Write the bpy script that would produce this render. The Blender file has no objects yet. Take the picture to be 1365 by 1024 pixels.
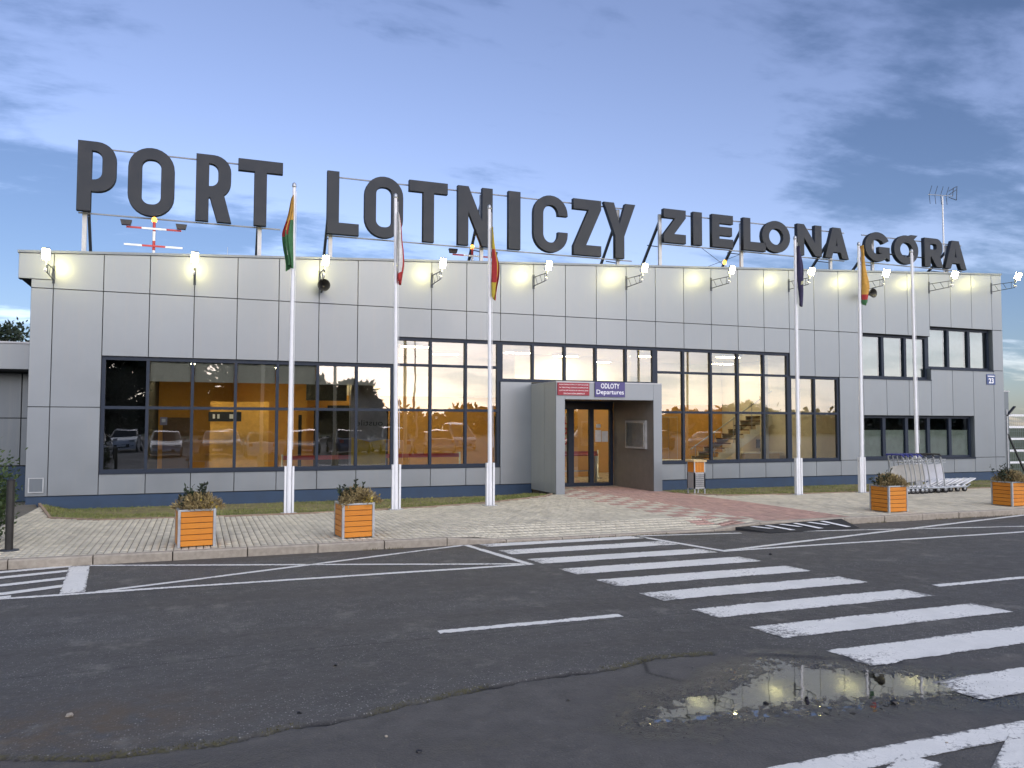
import bpy, bmesh, math, random
import numpy as np
from mathutils import Vector, Matrix
R = math.radians
random.seed(7)
sc = bpy.context.scene
col = sc.collection

# ------------------------------------------------------------------ camera
YAW, PITCH, ROLL, CAMH = R(21.099), R(2.839), R(0.126), 1.92
fw = Vector((math.sin(YAW)*math.cos(PITCH), math.cos(YAW)*math.cos(PITCH), math.sin(PITCH)))
rt = Vector((math.cos(YAW), -math.sin(YAW), 0)); upv = rt.cross(fw)
r2 = rt*math.cos(ROLL)+upv*math.sin(ROLL); u2 = -rt*math.sin(ROLL)+upv*math.cos(ROLL)
cd = bpy.data.cameras.new('camera'); cam = bpy.data.objects.new('camera', cd); col.objects.link(cam)
cd.sensor_width = 36; cd.lens = 1080.6/1365*36; cd.clip_end = 6000; cd.clip_start = .05
m = Matrix((r2, u2, -fw)).transposed().to_4x4(); m.translation = (0, 0, CAMH); cam.matrix_world = m
sc.camera = cam

# ------------------------------------------------------------------ light
SUN_EL, SUN_AZ = 18.0, 172.0       # azimuth from +Y towards +X: low in the west, behind the viewer
SKY_STRENGTH = 0.075
world = bpy.data.worlds.new('World'); sc.world = world; world.use_nodes = True
nt = world.node_tree; N = nt.nodes; LK = nt.links; N.clear()
def wn(t, **k):
    n = N.new(t)
    for a, b in k.items(): setattr(n, a, b)
    return n
def wmath(op, a, b=None, c=None, clamp=False):
    n = wn('ShaderNodeMath', operation=op, use_clamp=clamp)
    for i, v in enumerate((a, b, c)):
        if v is None: continue
        if isinstance(v, (int, float)): n.inputs[i].default_value = v
        else: LK.new(v, n.inputs[i])
    return n.outputs[0]
sky = wn('ShaderNodeTexSky', sky_type='NISHITA', sun_disc=False)
sky.sun_elevation = R(SUN_EL); sky.sun_rotation = R(SUN_AZ)
sky.air_density = 1.0; sky.dust_density = 0.6; sky.ozone_density = 2.0; sky.altitude = 60
tc = wn('ShaderNodeTexCoord'); sep = wn('ShaderNodeSeparateXYZ'); LK.new(tc.outputs['Generated'], sep.inputs[0])
dx, dy, dz = sep.outputs
zz = wmath('ADD', wmath('MAXIMUM', dz, 0.0), 0.14)
cx = wmath('DIVIDE', dx, zz); cy = wmath('DIVIDE', dy, zz)
cmb = wn('ShaderNodeCombineXYZ'); LK.new(cx, cmb.inputs[0]); LK.new(cy, cmb.inputs[1])
def wnoise(scale, detail, rough, offs, sx, sy, rot=0.0, dist=0.0):
    mp = wn('ShaderNodeMapping'); mp.inputs['Location'].default_value = offs
    mp.inputs['Rotation'].default_value = (0, 0, rot); mp.inputs['Scale'].default_value = (sx, sy, 1)
    LK.new(cmb.outputs[0], mp.inputs[0])
    n = wn('ShaderNodeTexNoise'); n.inputs['Scale'].default_value = scale; n.inputs['Detail'].default_value = detail
    n.inputs['Roughness'].default_value = rough; n.inputs['Distortion'].default_value = dist
    LK.new(mp.outputs[0], n.inputs[0]); return n.outputs[0]
n1 = wnoise(0.9, 9, .56, (3.1, 1.7, 0), .8, 1.0, R(14), .2)
n2 = wnoise(2.6, 7, .6, (9.3, 4.1, 0), .8, 1.4, R(8), .2)
n3 = wnoise(7.5, 5, .6, (1.3, 6.1, 0), .7, 1.5, R(10), .2)
base = wmath('ADD', wmath('ADD', wmath('MULTIPLY', n1, .85), wmath('MULTIPLY', n2, .55)), wmath('ADD', wmath('MULTIPLY', n3, .16), -.28))
# two banks of cloud that stand in this sky (directions in the world)
def bank(px, pz, wx, wz, amt):
    # angular gaussian in azimuth / elevation
    az = wmath('ARCTAN2', dx, dy)
    el = wmath('ARCSINE', dz)
    a = wmath('DIVIDE', wmath('SUBTRACT', az, R(px)), R(wx)); b = wmath('DIVIDE', wmath('SUBTRACT', el, R(pz)), R(wz))
    q = wmath('ADD', wmath('MULTIPLY', a, a), wmath('MULTIPLY', b, b))
    return wmath('MULTIPLY', wmath('EXPONENT', wmath('MULTIPLY', q, -1)), amt)
for bk in ((-11, 14.5, 18, 4.5, .21), (12, 10.5, 14, 3.5, .13), (53, 17, 9, 6, .11), (40, 27, 10, 3.5, .08), (-6, 25, 6, 2, .07), (16, 21, 20, 4, -.05), (33, 13, 9, 6, -.10), (55, 6, 9, 6, .20), (-12, 7, 12, 5, .16)):
    base = wmath('ADD', base, bank(*bk))
ramp = wn('ShaderNodeMapRange', interpolation_type='SMOOTHSTEP')
ramp.inputs['From Min'].default_value = .48; ramp.inputs['From Max'].default_value = .65
LK.new(base, ramp.inputs[0])
tint = wn('ShaderNodeMix', data_type='RGBA', blend_type='MULTIPLY'); tint.inputs[0].default_value = 1
hs = wn('ShaderNodeHueSaturation'); hs.inputs['Saturation'].default_value = .90; LK.new(sky.outputs[0], hs.inputs['Color'])
LK.new(hs.outputs[0], tint.inputs[6]); tint.inputs[7].default_value = (.40, .435, .56, 1)
mixc = wn('ShaderNodeMix', data_type='RGBA'); LK.new(ramp.outputs[0], mixc.inputs[0])
lift = wn('ShaderNodeMix', data_type='RGBA', blend_type='MULTIPLY'); lift.inputs[0].default_value = 1
LK.new(hs.outputs[0], lift.inputs[6]); lift.inputs[7].default_value = (.84, .77, .90, 1)
LK.new(lift.outputs[2], mixc.inputs[6]); LK.new(tint.outputs[2], mixc.inputs[7])
bg = wn('ShaderNodeBackground'); bg.inputs[1].default_value = SKY_STRENGTH
LK.new(mixc.outputs[2], bg.inputs[0])
wo = wn('ShaderNodeOutputWorld'); LK.new(bg.outputs[0], wo.inputs[0])

sl = bpy.data.lights.new('sun', 'SUN'); sl.energy = 1.3; sl.angle = R(110); sl.color = (1, .96, .92)
sun = bpy.data.objects.new('sun', sl); col.objects.link(sun)
sd = Vector((math.sin(R(SUN_AZ))*math.cos(R(SUN_EL)), math.cos(R(SUN_AZ))*math.cos(R(SUN_EL)), math.sin(R(SUN_EL))))
sun.rotation_euler = (-sd).to_track_quat('-Z', 'Y').to_euler(); sun.location = (0, -30, 30)

sc.render.engine = 'CYCLES'
sc.cycles.use_denoising = True
sc.cycles.max_bounces = 8; sc.cycles.transparent_max_bounces = 12; sc.cycles.glossy_bounces = 4; sc.cycles.diffuse_bounces = 4
sc.cycles.sample_clamp_indirect = 6
sc.cycles.caustics_reflective = False; sc.cycles.caustics_refractive = False
vs = sc.view_settings; vs.view_transform = 'Standard'; vs.look = 'None'; vs.exposure = 1.56; vs.gamma = 1

# ------------------------------------------------------------------ helpers
class MB:
    def __init__(s): s.v = []; s.f = []; s.c = []; s.smooth = []
    def add(s, vs, fs, c=None, sm=False):
        o = len(s.v); s.v += [tuple(p) for p in vs]
        for f in fs:
            s.f.append([i+o for i in f]); s.c.append(c); s.smooth.append(sm)
        return s
    def box(s, x0, y0, z0, x1, y1, z1, c=None):
        return s.add([(x0,y0,z0),(x1,y0,z0),(x1,y1,z0),(x0,y1,z0),(x0,y0,z1),(x1,y0,z1),(x1,y1,z1),(x0,y1,z1)],
                     [(3,2,1,0),(4,5,6,7),(0,1,5,4),(1,2,6,5),(2,3,7,6),(3,0,4,7)], c)
    def prism(s, poly, y0, y1, ch=0.0, c=None):
        """polygon in xz (counter-clockwise seen from -y), from y0 (front) to y1; ch chamfers the front edge"""
        n = len(poly)
        if ch:
            cxm = sum(p[0] for p in poly)/n; czm = sum(p[1] for p in poly)/n
            inn = [(p[0]+ch*(1 if p[0] < cxm else -1), p[1]+ch*(1 if p[1] < czm else -1)) for p in poly]
            vs = [(a, y0, b) for a, b in inn]+[(a, y0+ch, b) for a, b in poly]+[(a, y1, b) for a, b in poly]
            fs = [list(range(n)), list(range(3*n-1, 2*n-1, -1))]
            for k in (0, 1):
                for i in range(n): j = (i+1) % n; fs.append((k*n+i, (k+1)*n+i, (k+1)*n+j, k*n+j))
        else:
            vs = [(a, y0, b) for a, b in poly]+[(a, y1, b) for a, b in poly]
            fs = [list(range(n)), list(range(2*n-1, n-1, -1))]
            for i in range(n): j = (i+1) % n; fs.append((i, n+i, n+j, j))
        return s.add(vs, fs, c)
    def tube(s, p0, p1, r0, r1=None, n=10, c=None, caps=True):
        r1 = r0 if r1 is None else r1
        p0 = Vector(p0); p1 = Vector(p1); d = (p1-p0).normalized()
        a = d.cross(Vector((0,0,1)) if abs(d.z) < .95 else Vector((1,0,0))).normalized(); b = d.cross(a)
        vs = []
        for p, r in ((p0, r0), (p1, r1)):
            for i in range(n):
                t = 2*math.pi*i/n; vs.append(p+a*(r*math.cos(t))+b*(r*math.sin(t)))
        fs = [(i, (i+1) % n, n+(i+1) % n, n+i) for i in range(n)]
        s.add(vs, fs, c, True)
        if caps: s.add(vs, [list(range(n-1, -1, -1)), list(range(n, 2*n))], c)
        return s
    def bar(s, p0, p1, w, h, c=None):
        p0 = Vector(p0); p1 = Vector(p1); d = (p1-p0).normalized()
        a = d.cross(Vector((0,0,1)) if abs(d.z) < .95 else Vector((0,1,0))).normalized()*(w/2); b = d.cross(a).normalized()*(h/2)
        vs = [p+q for p in (p0, p1) for q in (-a-b, a-b, a+b, -a+b)]
        return s.add(vs, [(3,2,1,0),(4,5,6,7),(0,1,5,4),(1,2,6,5),(2,3,7,6),(3,0,4,7)], c)
    def path(s, pts, r, n=8, c=None):
        for i in range(len(pts)-1): s.tube(pts[i], pts[i+1], r, r, n, c)
        return s
    def lathe(s, prof, o=(0,0,0), n=16, c=None, axis='z'):
        vs = []
        for r, z in prof:
            for i in range(n):
                t = 2*math.pi*i/n; q = (r*math.cos(t), r*math.sin(t), z)
                if axis == 'y': q = (q[0], q[2], q[1])
                if axis == 'x': q = (q[2], q[0], q[1])
                vs.append((q[0]+o[0], q[1]+o[1], q[2]+o[2]))
        fs = []
        for k in range(len(prof)-1):
            for i in range(n): j = (i+1) % n; fs.append((k*n+i, k*n+j, (k+1)*n+j, (k+1)*n+i))
        fs.append(list(range(n-1, -1, -1))); fs.append([(len(prof)-1)*n+i for i in range(n)])
        return s.add(vs, fs, c, True)
    def build(s, name, mat, parent=None, world=True, keep=False):
        me = bpy.data.meshes.new(name)
        off = Vector((0,0,0))
        if parent is not None and world:
            q = parent
            while q: off += q.location; q = q.parent
        me.from_pydata([(p[0]-off.x, p[1]-off.y, p[2]-off.z) for p in s.v], [], s.f)
        if not keep:
          bm = bmesh.new(); bm.from_mesh(me); bmesh.ops.recalc_face_normals(bm, faces=bm.faces); bm.to_mesh(me); bm.free()
        if any(s.smooth): me.polygons.foreach_set('use_smooth', s.smooth)
        if any(c is not None for c in s.c):
            at = me.attributes.new('Col', 'FLOAT_COLOR', 'FACE')
            at.data.foreach_set('color', np.array([(*(c or (1,1,1)), 1) for c in s.c], dtype=np.float32).ravel())
        me.materials.append(mat); me.update()
        o = bpy.data.objects.new(name, me); col.objects.link(o)
        if parent is not None: o.parent = parent
        return o
def tag(o, label, cat, group=None):
    o['label'] = label; o['category'] = cat
    if group: o['group'] = group
    return o
def thing(name, label, cat, loc, group=None, rz=0):
    o = bpy.data.objects.new(name, None); col.objects.link(o); o.empty_display_size = .2
    o.location = loc; o.rotation_euler = (0, 0, rz); return tag(o, label, cat, group)
def structure(o): o['kind'] = 'structure'; return o
def stuff(o, label=None, cat=None):
    o['kind'] = 'stuff'
    if label: o['label'] = label; o['category'] = cat
    return o
def copy_tree(o, parent=None):
    c = o.copy(); col.objects.link(c); c.parent = parent
    for ch in o.children: copy_tree(ch, c)
    return c
def smooth_all(o):
    o.data.polygons.foreach_set('use_smooth', [True]*len(o.data.polygons)); return o

# ------------------------------------------------------------------ materials
class NT:
    def __init__(s, name):
        s.m = bpy.data.materials.new(name); s.m.use_nodes = True; s.t = s.m.node_tree; s.t.nodes.clear()
        s.out = s.n('ShaderNodeOutputMaterial')
    def n(s, t, ins=None, **k):
        q = s.t.nodes.new(t)
        for a, b in k.items(): setattr(q, a, b)
        for a, b in (ins or {}).items(): s.set(q.inputs[a], b)
        return q
    def set(s, sock, v):
        if isinstance(v, bpy.types.NodeSocket): s.t.links.new(v, sock)
        else: sock.default_value = v
    def pos(s): return s.n('ShaderNodeNewGeometry').outputs['Position']
    def obj(s): return s.n('ShaderNodeTexCoord').outputs['Object']
    def noise(s, vec, scale, detail=3, rough=.5, sc=None):
        if sc: vec = s.n('ShaderNodeMapping', {'Vector': vec, 'Scale': sc}).outputs[0]
        return s.n('ShaderNodeTexNoise', {'Vector': vec, 'Scale': scale, 'Detail': detail, 'Roughness': rough}).outputs[0]
    def rng(s, v, a, b, c=0., d=1.): return s.n('ShaderNodeMapRange', {0: v, 1: a, 2: b, 3: c, 4: d}, clamp=True).outputs[0]
    def mix(s, f, a, b, bl='MIX'): return s.n('ShaderNodeMix', {0: f, 6: a, 7: b}, data_type='RGBA', blend_type=bl).outputs[2]
    def math(s, op, a, b=0., cl=False): return s.n('ShaderNodeMath', {0: a, 1: b}, operation=op, use_clamp=cl).outputs[0]
    def attr(s, nm): return s.n('ShaderNodeAttribute', attribute_name=nm)
    def bump(s, h, strength=.3, dist=.01): return s.n('ShaderNodeBump', {'Height': h, 'Strength': strength, 'Distance': dist}).outputs[0]
    def bsdf(s, color, rough=.5, metal=0., normal=None, **k):
        b = s.n('ShaderNodeBsdfPrincipled', {'Base Color': color, 'Roughness': rough, 'Metallic': metal})
        if normal is not None: s.set(b.inputs['Normal'], normal)
        for a, v in k.items(): s.set(b.inputs[a.replace('_', ' ')], v)
        s.t.links.new(b.outputs[0], s.out.inputs[0]); return b
def c4(c, k=1.): return (c[0]*k, c[1]*k, c[2]*k, 1)
def mat(name, c, rough=.5, metal=0., var=.12, scale=6., bump=.0, bscale=60., sc3=None, **k):
    t = NT(name); p = t.pos()
    n = t.noise(p, scale, 5, .6, sc3)
    cc = t.mix(t.rng(n, .3, .7), c4(c, 1-var), c4(c, 1+var))
    rr = t.rng(n, .3, .7, max(rough-.06, 0), min(rough+.06, 1))
    nm = t.bump(t.noise(p, bscale, 3), bump, .01) if bump else None
    t.bsdf(cc, rr, metal, nm, **k); return t.m
def colmat(name, rough=.6, var=.15, scale=25., **k):
    t = NT(name); a = t.attr('Col').outputs[0]; n = t.noise(t.pos(), scale, 4)
    g = t.rng(n, .3, .7, 1-var, 1.0); cg = t.n('ShaderNodeCombineColor', {0: g, 1: g, 2: g}).outputs[0]
    t.bsdf(t.mix(1., a, cg, 'MULTIPLY'), rough, 0., None, **k); return t.m
def glow(name, c, strength):
    t = NT(name); e = t.n('ShaderNodeEmission', {0: c4(c), 1: strength}); t.t.links.new(e.outputs[0], t.out.inputs[0]); return t.m
def panel_mat(name, c, metal=.35, rough=.36):
    t = NT(name); p = t.pos()
    n = t.noise(p, 1.3, 4, .5); st = t.noise(p, 7, 5, .7, (1, 1, .06))
    oi = t.n('ShaderNodeObjectInfo').outputs['Random']
    base = t.mix(t.rng(n, .3, .7), c4(c, .95), c4(c, 1.04))
    base = t.mix(t.math('MULTIPLY', t.rng(st, .5, .75), .26), base, c4((.30,.29,.26)))
    base = t.mix(t.rng(oi, 0, 1, .0, .22), base, c4(c, .8))
    nm = t.bump(t.noise(p, 2.2, 2), .05, .02)
    t.bsdf(base, t.rng(n, .3, .7, rough-.04, rough+.05), metal, nm); return t.m
def glass_mat(name, tint=(.86,.9,.88), ior=2.5, wob=.006):
    t = NT(name); p = t.pos()
    fr = t.n('ShaderNodeFresnel', {'IOR': ior})
    nm = t.bump(t.noise(p, .9, 2), wob, .3)
    tr = t.n('ShaderNodeBsdfTransparent', {0: c4(tint)}); gl = t.n('ShaderNodeBsdfGlossy', {'Color': (.95,.97,1,1), 'Roughness': .0, 'Normal': nm})
    mx = t.n('ShaderNodeMixShader', {0: fr.outputs[0], 1: tr.outputs[0], 2: gl.outputs[0]})
    t.t.links.new(mx.outputs[0], t.out.inputs[0]); return t.m
M = {}
M['panel'] = panel_mat('silver_cladding', (.242, .266, .288))
M['panel2'] = panel_mat('grey_and_shaded_cladding', (.155, .178, .20))
M['core'] = mat('dark_backing', (.012,.013,.015), .8)
M['navy'] = mat('navy_frame', (.004,.013,.032), .6, 0, .1)
M['plinth'] = mat('navy_plinth', (.022,.048,.095), .6, 0, .15, 3, .1)
M['cap'] = mat('pale_metal_cap', (.42,.43,.45), .4, .2)
M['white'] = mat('white_paint', (.74,.75,.77), .4, 0, .05)
M['letter'] = mat('slate_letter', (.012,.017,.027), .62, 0, .12, 3)
M['steel'] = mat('galvanised_steel', (.42,.44,.46), .4, .7)
M['rail'] = mat('grey_rail', (.20,.21,.23), .5, .2)
M['dsteel'] = mat('dark_steel', (.045,.055,.07), .5, .3)
M['black'] = mat('black_plastic', (.012,.012,.014), .45)
M['red'] = mat('red_paint', (.42,.03,.03), .45)
M['concrete'] = mat('concrete', (.34,.30,.245), .85, 0, .18, 14, .35, 90)
M['rubber'] = mat('tyre_rubber', (.02,.02,.021), .8)
M['orange_wall'] = mat('orange_wall', (.58,.30,.06), .7, 0, .05)
M['cream'] = mat('cream_plaster', (.72,.68,.58), .7, 0, .04)
M['floor_tile'] = mat('beige_floor', (.42,.38,.32), .3, 0, .1)
M['blind'] = mat('roller_blind', (.80,.80,.72), .85, 0, .04)
M['teal_blind'] = mat('pale_green_blind', (.36,.56,.57), .8, 0, .06)
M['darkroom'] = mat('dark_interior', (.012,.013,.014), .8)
M['wood_brown'] = mat('brown_wood', (.10,.055,.025), .5)
M['ply'] = mat('birch_ply', (.55,.40,.20), .5)
M['glass'] = glass_mat('window_glass')
M['portal_in'] = mat('shaded_portal_panel', (.20,.18,.155), .45, .2)  # brown-grey tint paints in the shade inside the entrance portal
M['portal_side'] = panel_mat('portal_side_panel', (.46,.47,.44))
M['lamp'] = glow('floodlight_lens', (1.0,.86,.34), 60)
M['ceil_lamp'] = glow('ceiling_lamp_diffuser', (1.0,.82,.48), 19)
M['beacon'] = glow('amber_beacon', (1.0,.42,.05), 2.2)
M['soil'] = mat('soil', (.03,.022,.015), .95, 0, .3, 40)
M['bark'] = mat('bark', (.07,.05,.035), .9, 0, .3, 20, .4)
def slat_mat():
    t = NT('orange_stained_wood'); p = t.obj(); oi = t.n('ShaderNodeObjectInfo').outputs['Random']
    g = t.noise(p, 9, 6, .65, (1, 1, 14)); b = t.noise(p, 4, 3)
    c = t.mix(t.rng(g, .3, .75), c4((.66,.235,.016)), c4((.48,.145,.009)))
    c = t.mix(t.rng(oi, 0, 1, 0, .35), c, c4((.68,.28,.03)))
    c = t.mix(t.math('MULTIPLY', t.rng(b, .55, .75), .3), c, c4((.25,.12,.05)))
    t.bsdf(c, .45, 0, t.bump(g, .15, .004)); return t.m
M['slat'] = slat_mat()
def leaf_mat(name, c1, c2, rough=.6):
    t = NT(name); a = t.attr('Col').outputs[0]; n = t.noise(t.pos(), 3, 3)
    c = t.mix(a, c4(c1), c4(c2)); c = t.mix(t.rng(n, .35, .7, 0, .5), c, c4(c1, .6))
    b = t.bsdf(c, rough, 0); b.inputs['Subsurface Weight'].default_value = 0
    return t.m
M['leaf'] = leaf_mat('green_leaf', (.018,.042,.012), (.07,.11,.025))
M['leaf_dark'] = leaf_mat('dark_evergreen', (.008,.018,.008), (.03,.05,.018))
M['heather'] = leaf_mat('dry_heather', (.13,.09,.035), (.56,.44,.20))
M['yellow_leaf'] = leaf_mat('yellow_leaf', (.30,.20,.02), (.55,.42,.05))
M['grass'] = leaf_mat('lawn_grass', (.10,.14,.03), (.40,.37,.12))

def asphalt_mat():
    t = NT('asphalt'); p = t.pos()
    wet = t.attr('wet').outputs['Fac']; old = t.attr('old').outputs['Fac']; crk = t.attr('crack').outputs['Fac']; moss = t.attr('moss').outputs['Fac']; dirt = t.attr('dirt').outputs['Fac']
    big = t.noise(p, .55, 5, .6); mid = t.noise(p, 5, 5, .65); fine = t.noise(p, 130, 3, .7); streak = t.noise(p, 1.2, 5, .6, (.12, 1.6, 1))
    vo = t.n('ShaderNodeTexVoronoi', {'Vector': p, 'Scale': 62.}, feature='F1'); chip = t.n('ShaderNodeSeparateColor', {0: vo.outputs['Color']}).outputs[0]
    near = t.rng(vo.outputs['Distance'], .1, .45, 1, 0)
    c = t.mix(t.rng(big, .3, .7), c4((.074,.072,.068)), c4((.118,.114,.108)))
    c = t.mix(t.math('MULTIPLY', t.rng(streak, .5, .75), .45), c, c4((.165,.162,.155)))
    c = t.mix(t.rng(fine, .35, .65, .0, .8), c, c4((.032,.032,.034)))
    c = t.mix(t.math('MULTIPLY', t.math('MULTIPLY', t.rng(chip, .70, .95), near), .9), c, c4((.46,.45,.43)))
    lane = t.noise(p, .9, 4, .55, (.05, 1.1, 1))
    c = t.mix(t.math('MULTIPLY', t.rng(lane, .42, .66), .75), c, c4((.066,.062,.058)))
    c = t.mix(t.math('MULTIPLY', t.rng(t.noise(p, 1.7, 7, .72), .56, .70), .65), c, c4((.20,.19,.17)))
    oc = t.mix(t.rng(mid, .35, .7), c4((.070,.067,.064)), c4((.116,.110,.103)))
    oc = t.mix(t.rng(fine, .4, .75, 0, .45), oc, c4((.03,.028,.027)))
    oc = t.mix(t.math('MULTIPLY', t.math('MULTIPLY', t.rng(chip, .88, .99), near), .6), oc, c4((.24,.23,.21)))
    c = t.mix(old, c, oc)
    c = t.mix(t.math('MULTIPLY', dirt, t.rng(mid, .35, .6)), c, c4((.10,.075,.05)))
    c = t.mix(wet, c, t.mix(.72, c, c4((.008,.008,.009))))
    c = t.mix(crk, c, c4((.012,.011,.010)))
    c = t.mix(t.math('MULTIPLY', moss, t.rng(t.noise(p, 45, 3), .4, .6)), c, c4((.06,.055,.022)))
    rough = t.math('SUBTRACT', t.rng(mid, .3, .7, .62, .82), t.math('MULTIPLY', wet, .42))
    hgt = t.math('ADD', t.math('MULTIPLY', fine, .6), t.math('MULTIPLY', vo.outputs['Distance'], -.8))
    t.bsdf(c, rough, 0, t.bump(hgt, .75, .006)); return t.m
M['asphalt'] = asphalt_mat()
def paint_mat():
    t = NT('road_paint'); p = t.pos()
    a = t.noise(p, 26, 6, .75); b = t.noise(p, 2.2, 4, .6); c_ = t.noise(p, 110, 3, .6); vo = t.n('ShaderNodeTexVoronoi', {'Vector': p, 'Scale': 14.}, feature='DISTANCE_TO_EDGE').outputs['Distance']
    e = t.attr('edge').outputs['Fac']
    w = t.math('ADD', t.math('MULTIPLY', a, .62), t.math('MULTIPLY', b, .42)); w = t.math('ADD', w, t.math('MULTIPLY', e, .13))
    worn = t.rng(w, .60, .68)
    crack = t.math('MULTIPLY', t.rng(vo, .0, .025, 1, 0), t.rng(b, .45, .6))
    worn = t.math('MAXIMUM', t.math('MULTIPLY', worn, .9), t.math('MULTIPLY', crack, .55))
    c = t.mix(t.rng(b, .3, .7), c4((.66,.66,.63)), c4((.84,.83,.79)))
    c = t.mix(t.rng(c_, .5, .8, 0, .35), c, c4((.40,.41,.42)))
    c = t.mix(worn, c, c4((.085,.085,.088)))
    t.bsdf(c, .6, 0, t.bump(c_, .35, .004)); return t.m
M['paint'] = paint_mat()
def paver_mat():
    t = NT('concrete_pavers'); a = t.attr('Col').outputs[0]; p = t.pos()
    n = t.noise(p, 60, 4, .6); b = t.noise(p, .9, 5, .6)
    c = t.mix(t.rng(n, .3, .75, 0, .4), a, t.mix(.5, a, c4((.12,.115,.10))))
    c = t.mix(t.math('MULTIPLY', t.rng(b, .5, .75), .35), c, c4((.20,.185,.15)))
    t.bsdf(c, .85, 0, t.bump(n, .3, .004)); return t.m
M['paver'] = paver_mat()
M['sand'] = mat('joint_sand', (.13,.12,.10), .95, 0, .3, 20)
def water_mat():
    t = NT('puddle_water'); fr = t.n('ShaderNodeFresnel', {'IOR': 3.0})
    nm = t.bump(t.noise(t.pos(), 3, 2), .004, .2)
    tr = t.n('ShaderNodeBsdfTransparent', {0: (.62,.62,.58,1)}); gl = t.n('ShaderNodeBsdfGlossy', {'Color': (1,1,1,1), 'Roughness': .012, 'Normal': nm})
    mx = t.n('ShaderNodeMixShader', {0: fr.outputs[0], 1: tr.outputs[0], 2: gl.outputs[0]}); t.t.links.new(mx.outputs[0], t.out.inputs[0]); return t.m
M['water'] = water_mat()
M['earth'] = mat('field_ground', (.06,.075,.025), .95, 0, .35, .4)
M['lawn_soil'] = mat('lawn_soil', (.17,.15,.065), .95, 0, .4, 3)

rng0 = np.random.default_rng(12)
# ------------------------------------------------------------------ numpy noise
def _h(ix, iy, s):
    q = np.sin(ix*127.1+iy*311.7+s*74.7)*43758.5453; return q-np.floor(q)
def vn(x, y, s=0):
    xi = np.floor(x); yi = np.floor(y); fx = x-xi; fy = y-yi; fx = fx*fx*(3-2*fx); fy = fy*fy*(3-2*fy)
    a = _h(xi, yi, s); b = _h(xi+1, yi, s); c = _h(xi, yi+1, s); d = _h(xi+1, yi+1, s)
    return (a*(1-fx)+b*fx)*(1-fy)+(c*(1-fx)+d*fx)*fy
def fbm(x, y, o=4, s=0):
    t = 0; amp = .5; f = 1
    for i in range(o): t = t+amp*vn(x*f, y*f, s+i*13); amp *= .5; f *= 2.03
    return t/(1-.5**o)
def sstep(a, b, x): q = np.clip((x-a)/(b-a), 0, 1); return q*q*(3-2*q)

# ------------------------------------------------------------------ ROAD
SEAM = np.array([(-4, 5.62), (-1.03, 5.5), (-.5, 5.3), (.14, 5.29), (.64, 5.43), (.98, 5.44), (1.71, 5.64), (2.34, 5.77), (3.11, 5.78), (3.55, 5.95), (4.05, 5.88), (4.6, 5.6), (5.4, 5.1), (6.2, 4.9), (12, 4.7)])
def seam_y(x): return np.interp(x, SEAM[:, 0], SEAM[:, 1])+.05*(fbm(x*3, x*0, 3, 5)-.5)+.03*(vn(x*14, x*0, 8)-.5)
CRACK2 = np.array([(3.45, 5.93), (3.3, 5.6), (3.42, 5.35), (3.62, 5.25)])
PC = (4.05, 4.72); WATER_Z = -.016
PUD = np.array([(2.78, 4.70), (2.95, 4.80), (3.20, 5.02), (3.62, 4.98), (4.02, 5.22), (4.44, 5.40), (4.72, 5.15), (5.09, 4.90), (5.36, 4.66), (5.22, 4.36), (5.0, 4.44), (4.74, 4.53), (4.14, 4.61), (3.51, 4.67), (3.06, 4.67)])
def pud(x, y):
    """signed distance in metres to the puddle's shore (negative inside), roughened"""
    x = np.asarray(x, float); y = np.asarray(y, float); out = np.full(x.shape, 9.0)
    m_ = (x > 1.6) & (x < 6.6) & (y > 3.3) & (y < 6.5)
    if not m_.any(): return out
    px, py = x[m_], y[m_]; dmin = np.full(px.shape, 9.0); ins = np.zeros(px.shape, bool); n_ = len(PUD)
    for i in range(n_):
        (a, b), (c, e) = PUD[i], PUD[(i+1) % n_]
        tt = np.clip(((px-a)*(c-a)+(py-b)*(e-b))/((c-a)**2+(e-b)**2), 0, 1); dmin = np.minimum(dmin, np.hypot(px-a-tt*(c-a), py-b-tt*(e-b)))
        ins ^= ((b > py) != (e > py)) & (px < (c-a)*(py-b)/(e-b+1e-12)+a)
    out[m_] = np.where(ins, -dmin, dmin)+.10*(fbm(px*5, py*6, 4, 21)-.5)
    return out
def near_w(x, y): return sstep(-4.5, -3.2, x)*(1-sstep(9, 10, x))*sstep(1.5, 2.4, y)*(1-sstep(8.3, 9.3, y))
def road_z(x, y):
    nw = near_w(x, y); sy = seam_y(x); old = 1-sstep(-.03, .03, y-sy)
    h = .010*(fbm(x*.9, y*.9, 3, 2)-.5)*sstep(11.9, 10.5, y)
    g = (.0055*(vn(x*31, y*31, 4)-.5)+.004*(vn(x*63, y*63, 9)-.5))
    h = h-.012*old*nw
    r = pud(x, y); hb = WATER_Z+np.clip(r*.05, -.011, .05)
    h = np.minimum(h, hb)
    rocky = np.exp(-((r-.02)/.16)**2)
    g = g*(1+.9*rocky)*(1-.75*(1-sstep(-.22, -.06, r)))
    d = np.abs(y-sy); ck = np.exp(-(d/(.012+.025*vn(x*4, x*0, 31)**2))**2)*sstep(-1, .2, x+1.4*0+0*x+3)
    h = h-.022*ck*nw*(x < 4.1)
    return h+g*nw
def axis(lo, hi, d0, d1, step, coarse):
    a = [lo]
    while a[-1] < d0:
        dd = d0-a[-1]; a.append(min(d0, a[-1]+max(.15, min(coarse, dd*.35))))
    n = int(round((d1-d0)/step)); a += [d0+(i+1)*step for i in range(n)]
    while a[-1] < hi: a.append(min(hi, a[-1]+max(.15, min(coarse, (a[-1]-d1)*.5))))
    return np.array(sorted(set(np.round(a, 4))))
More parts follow.
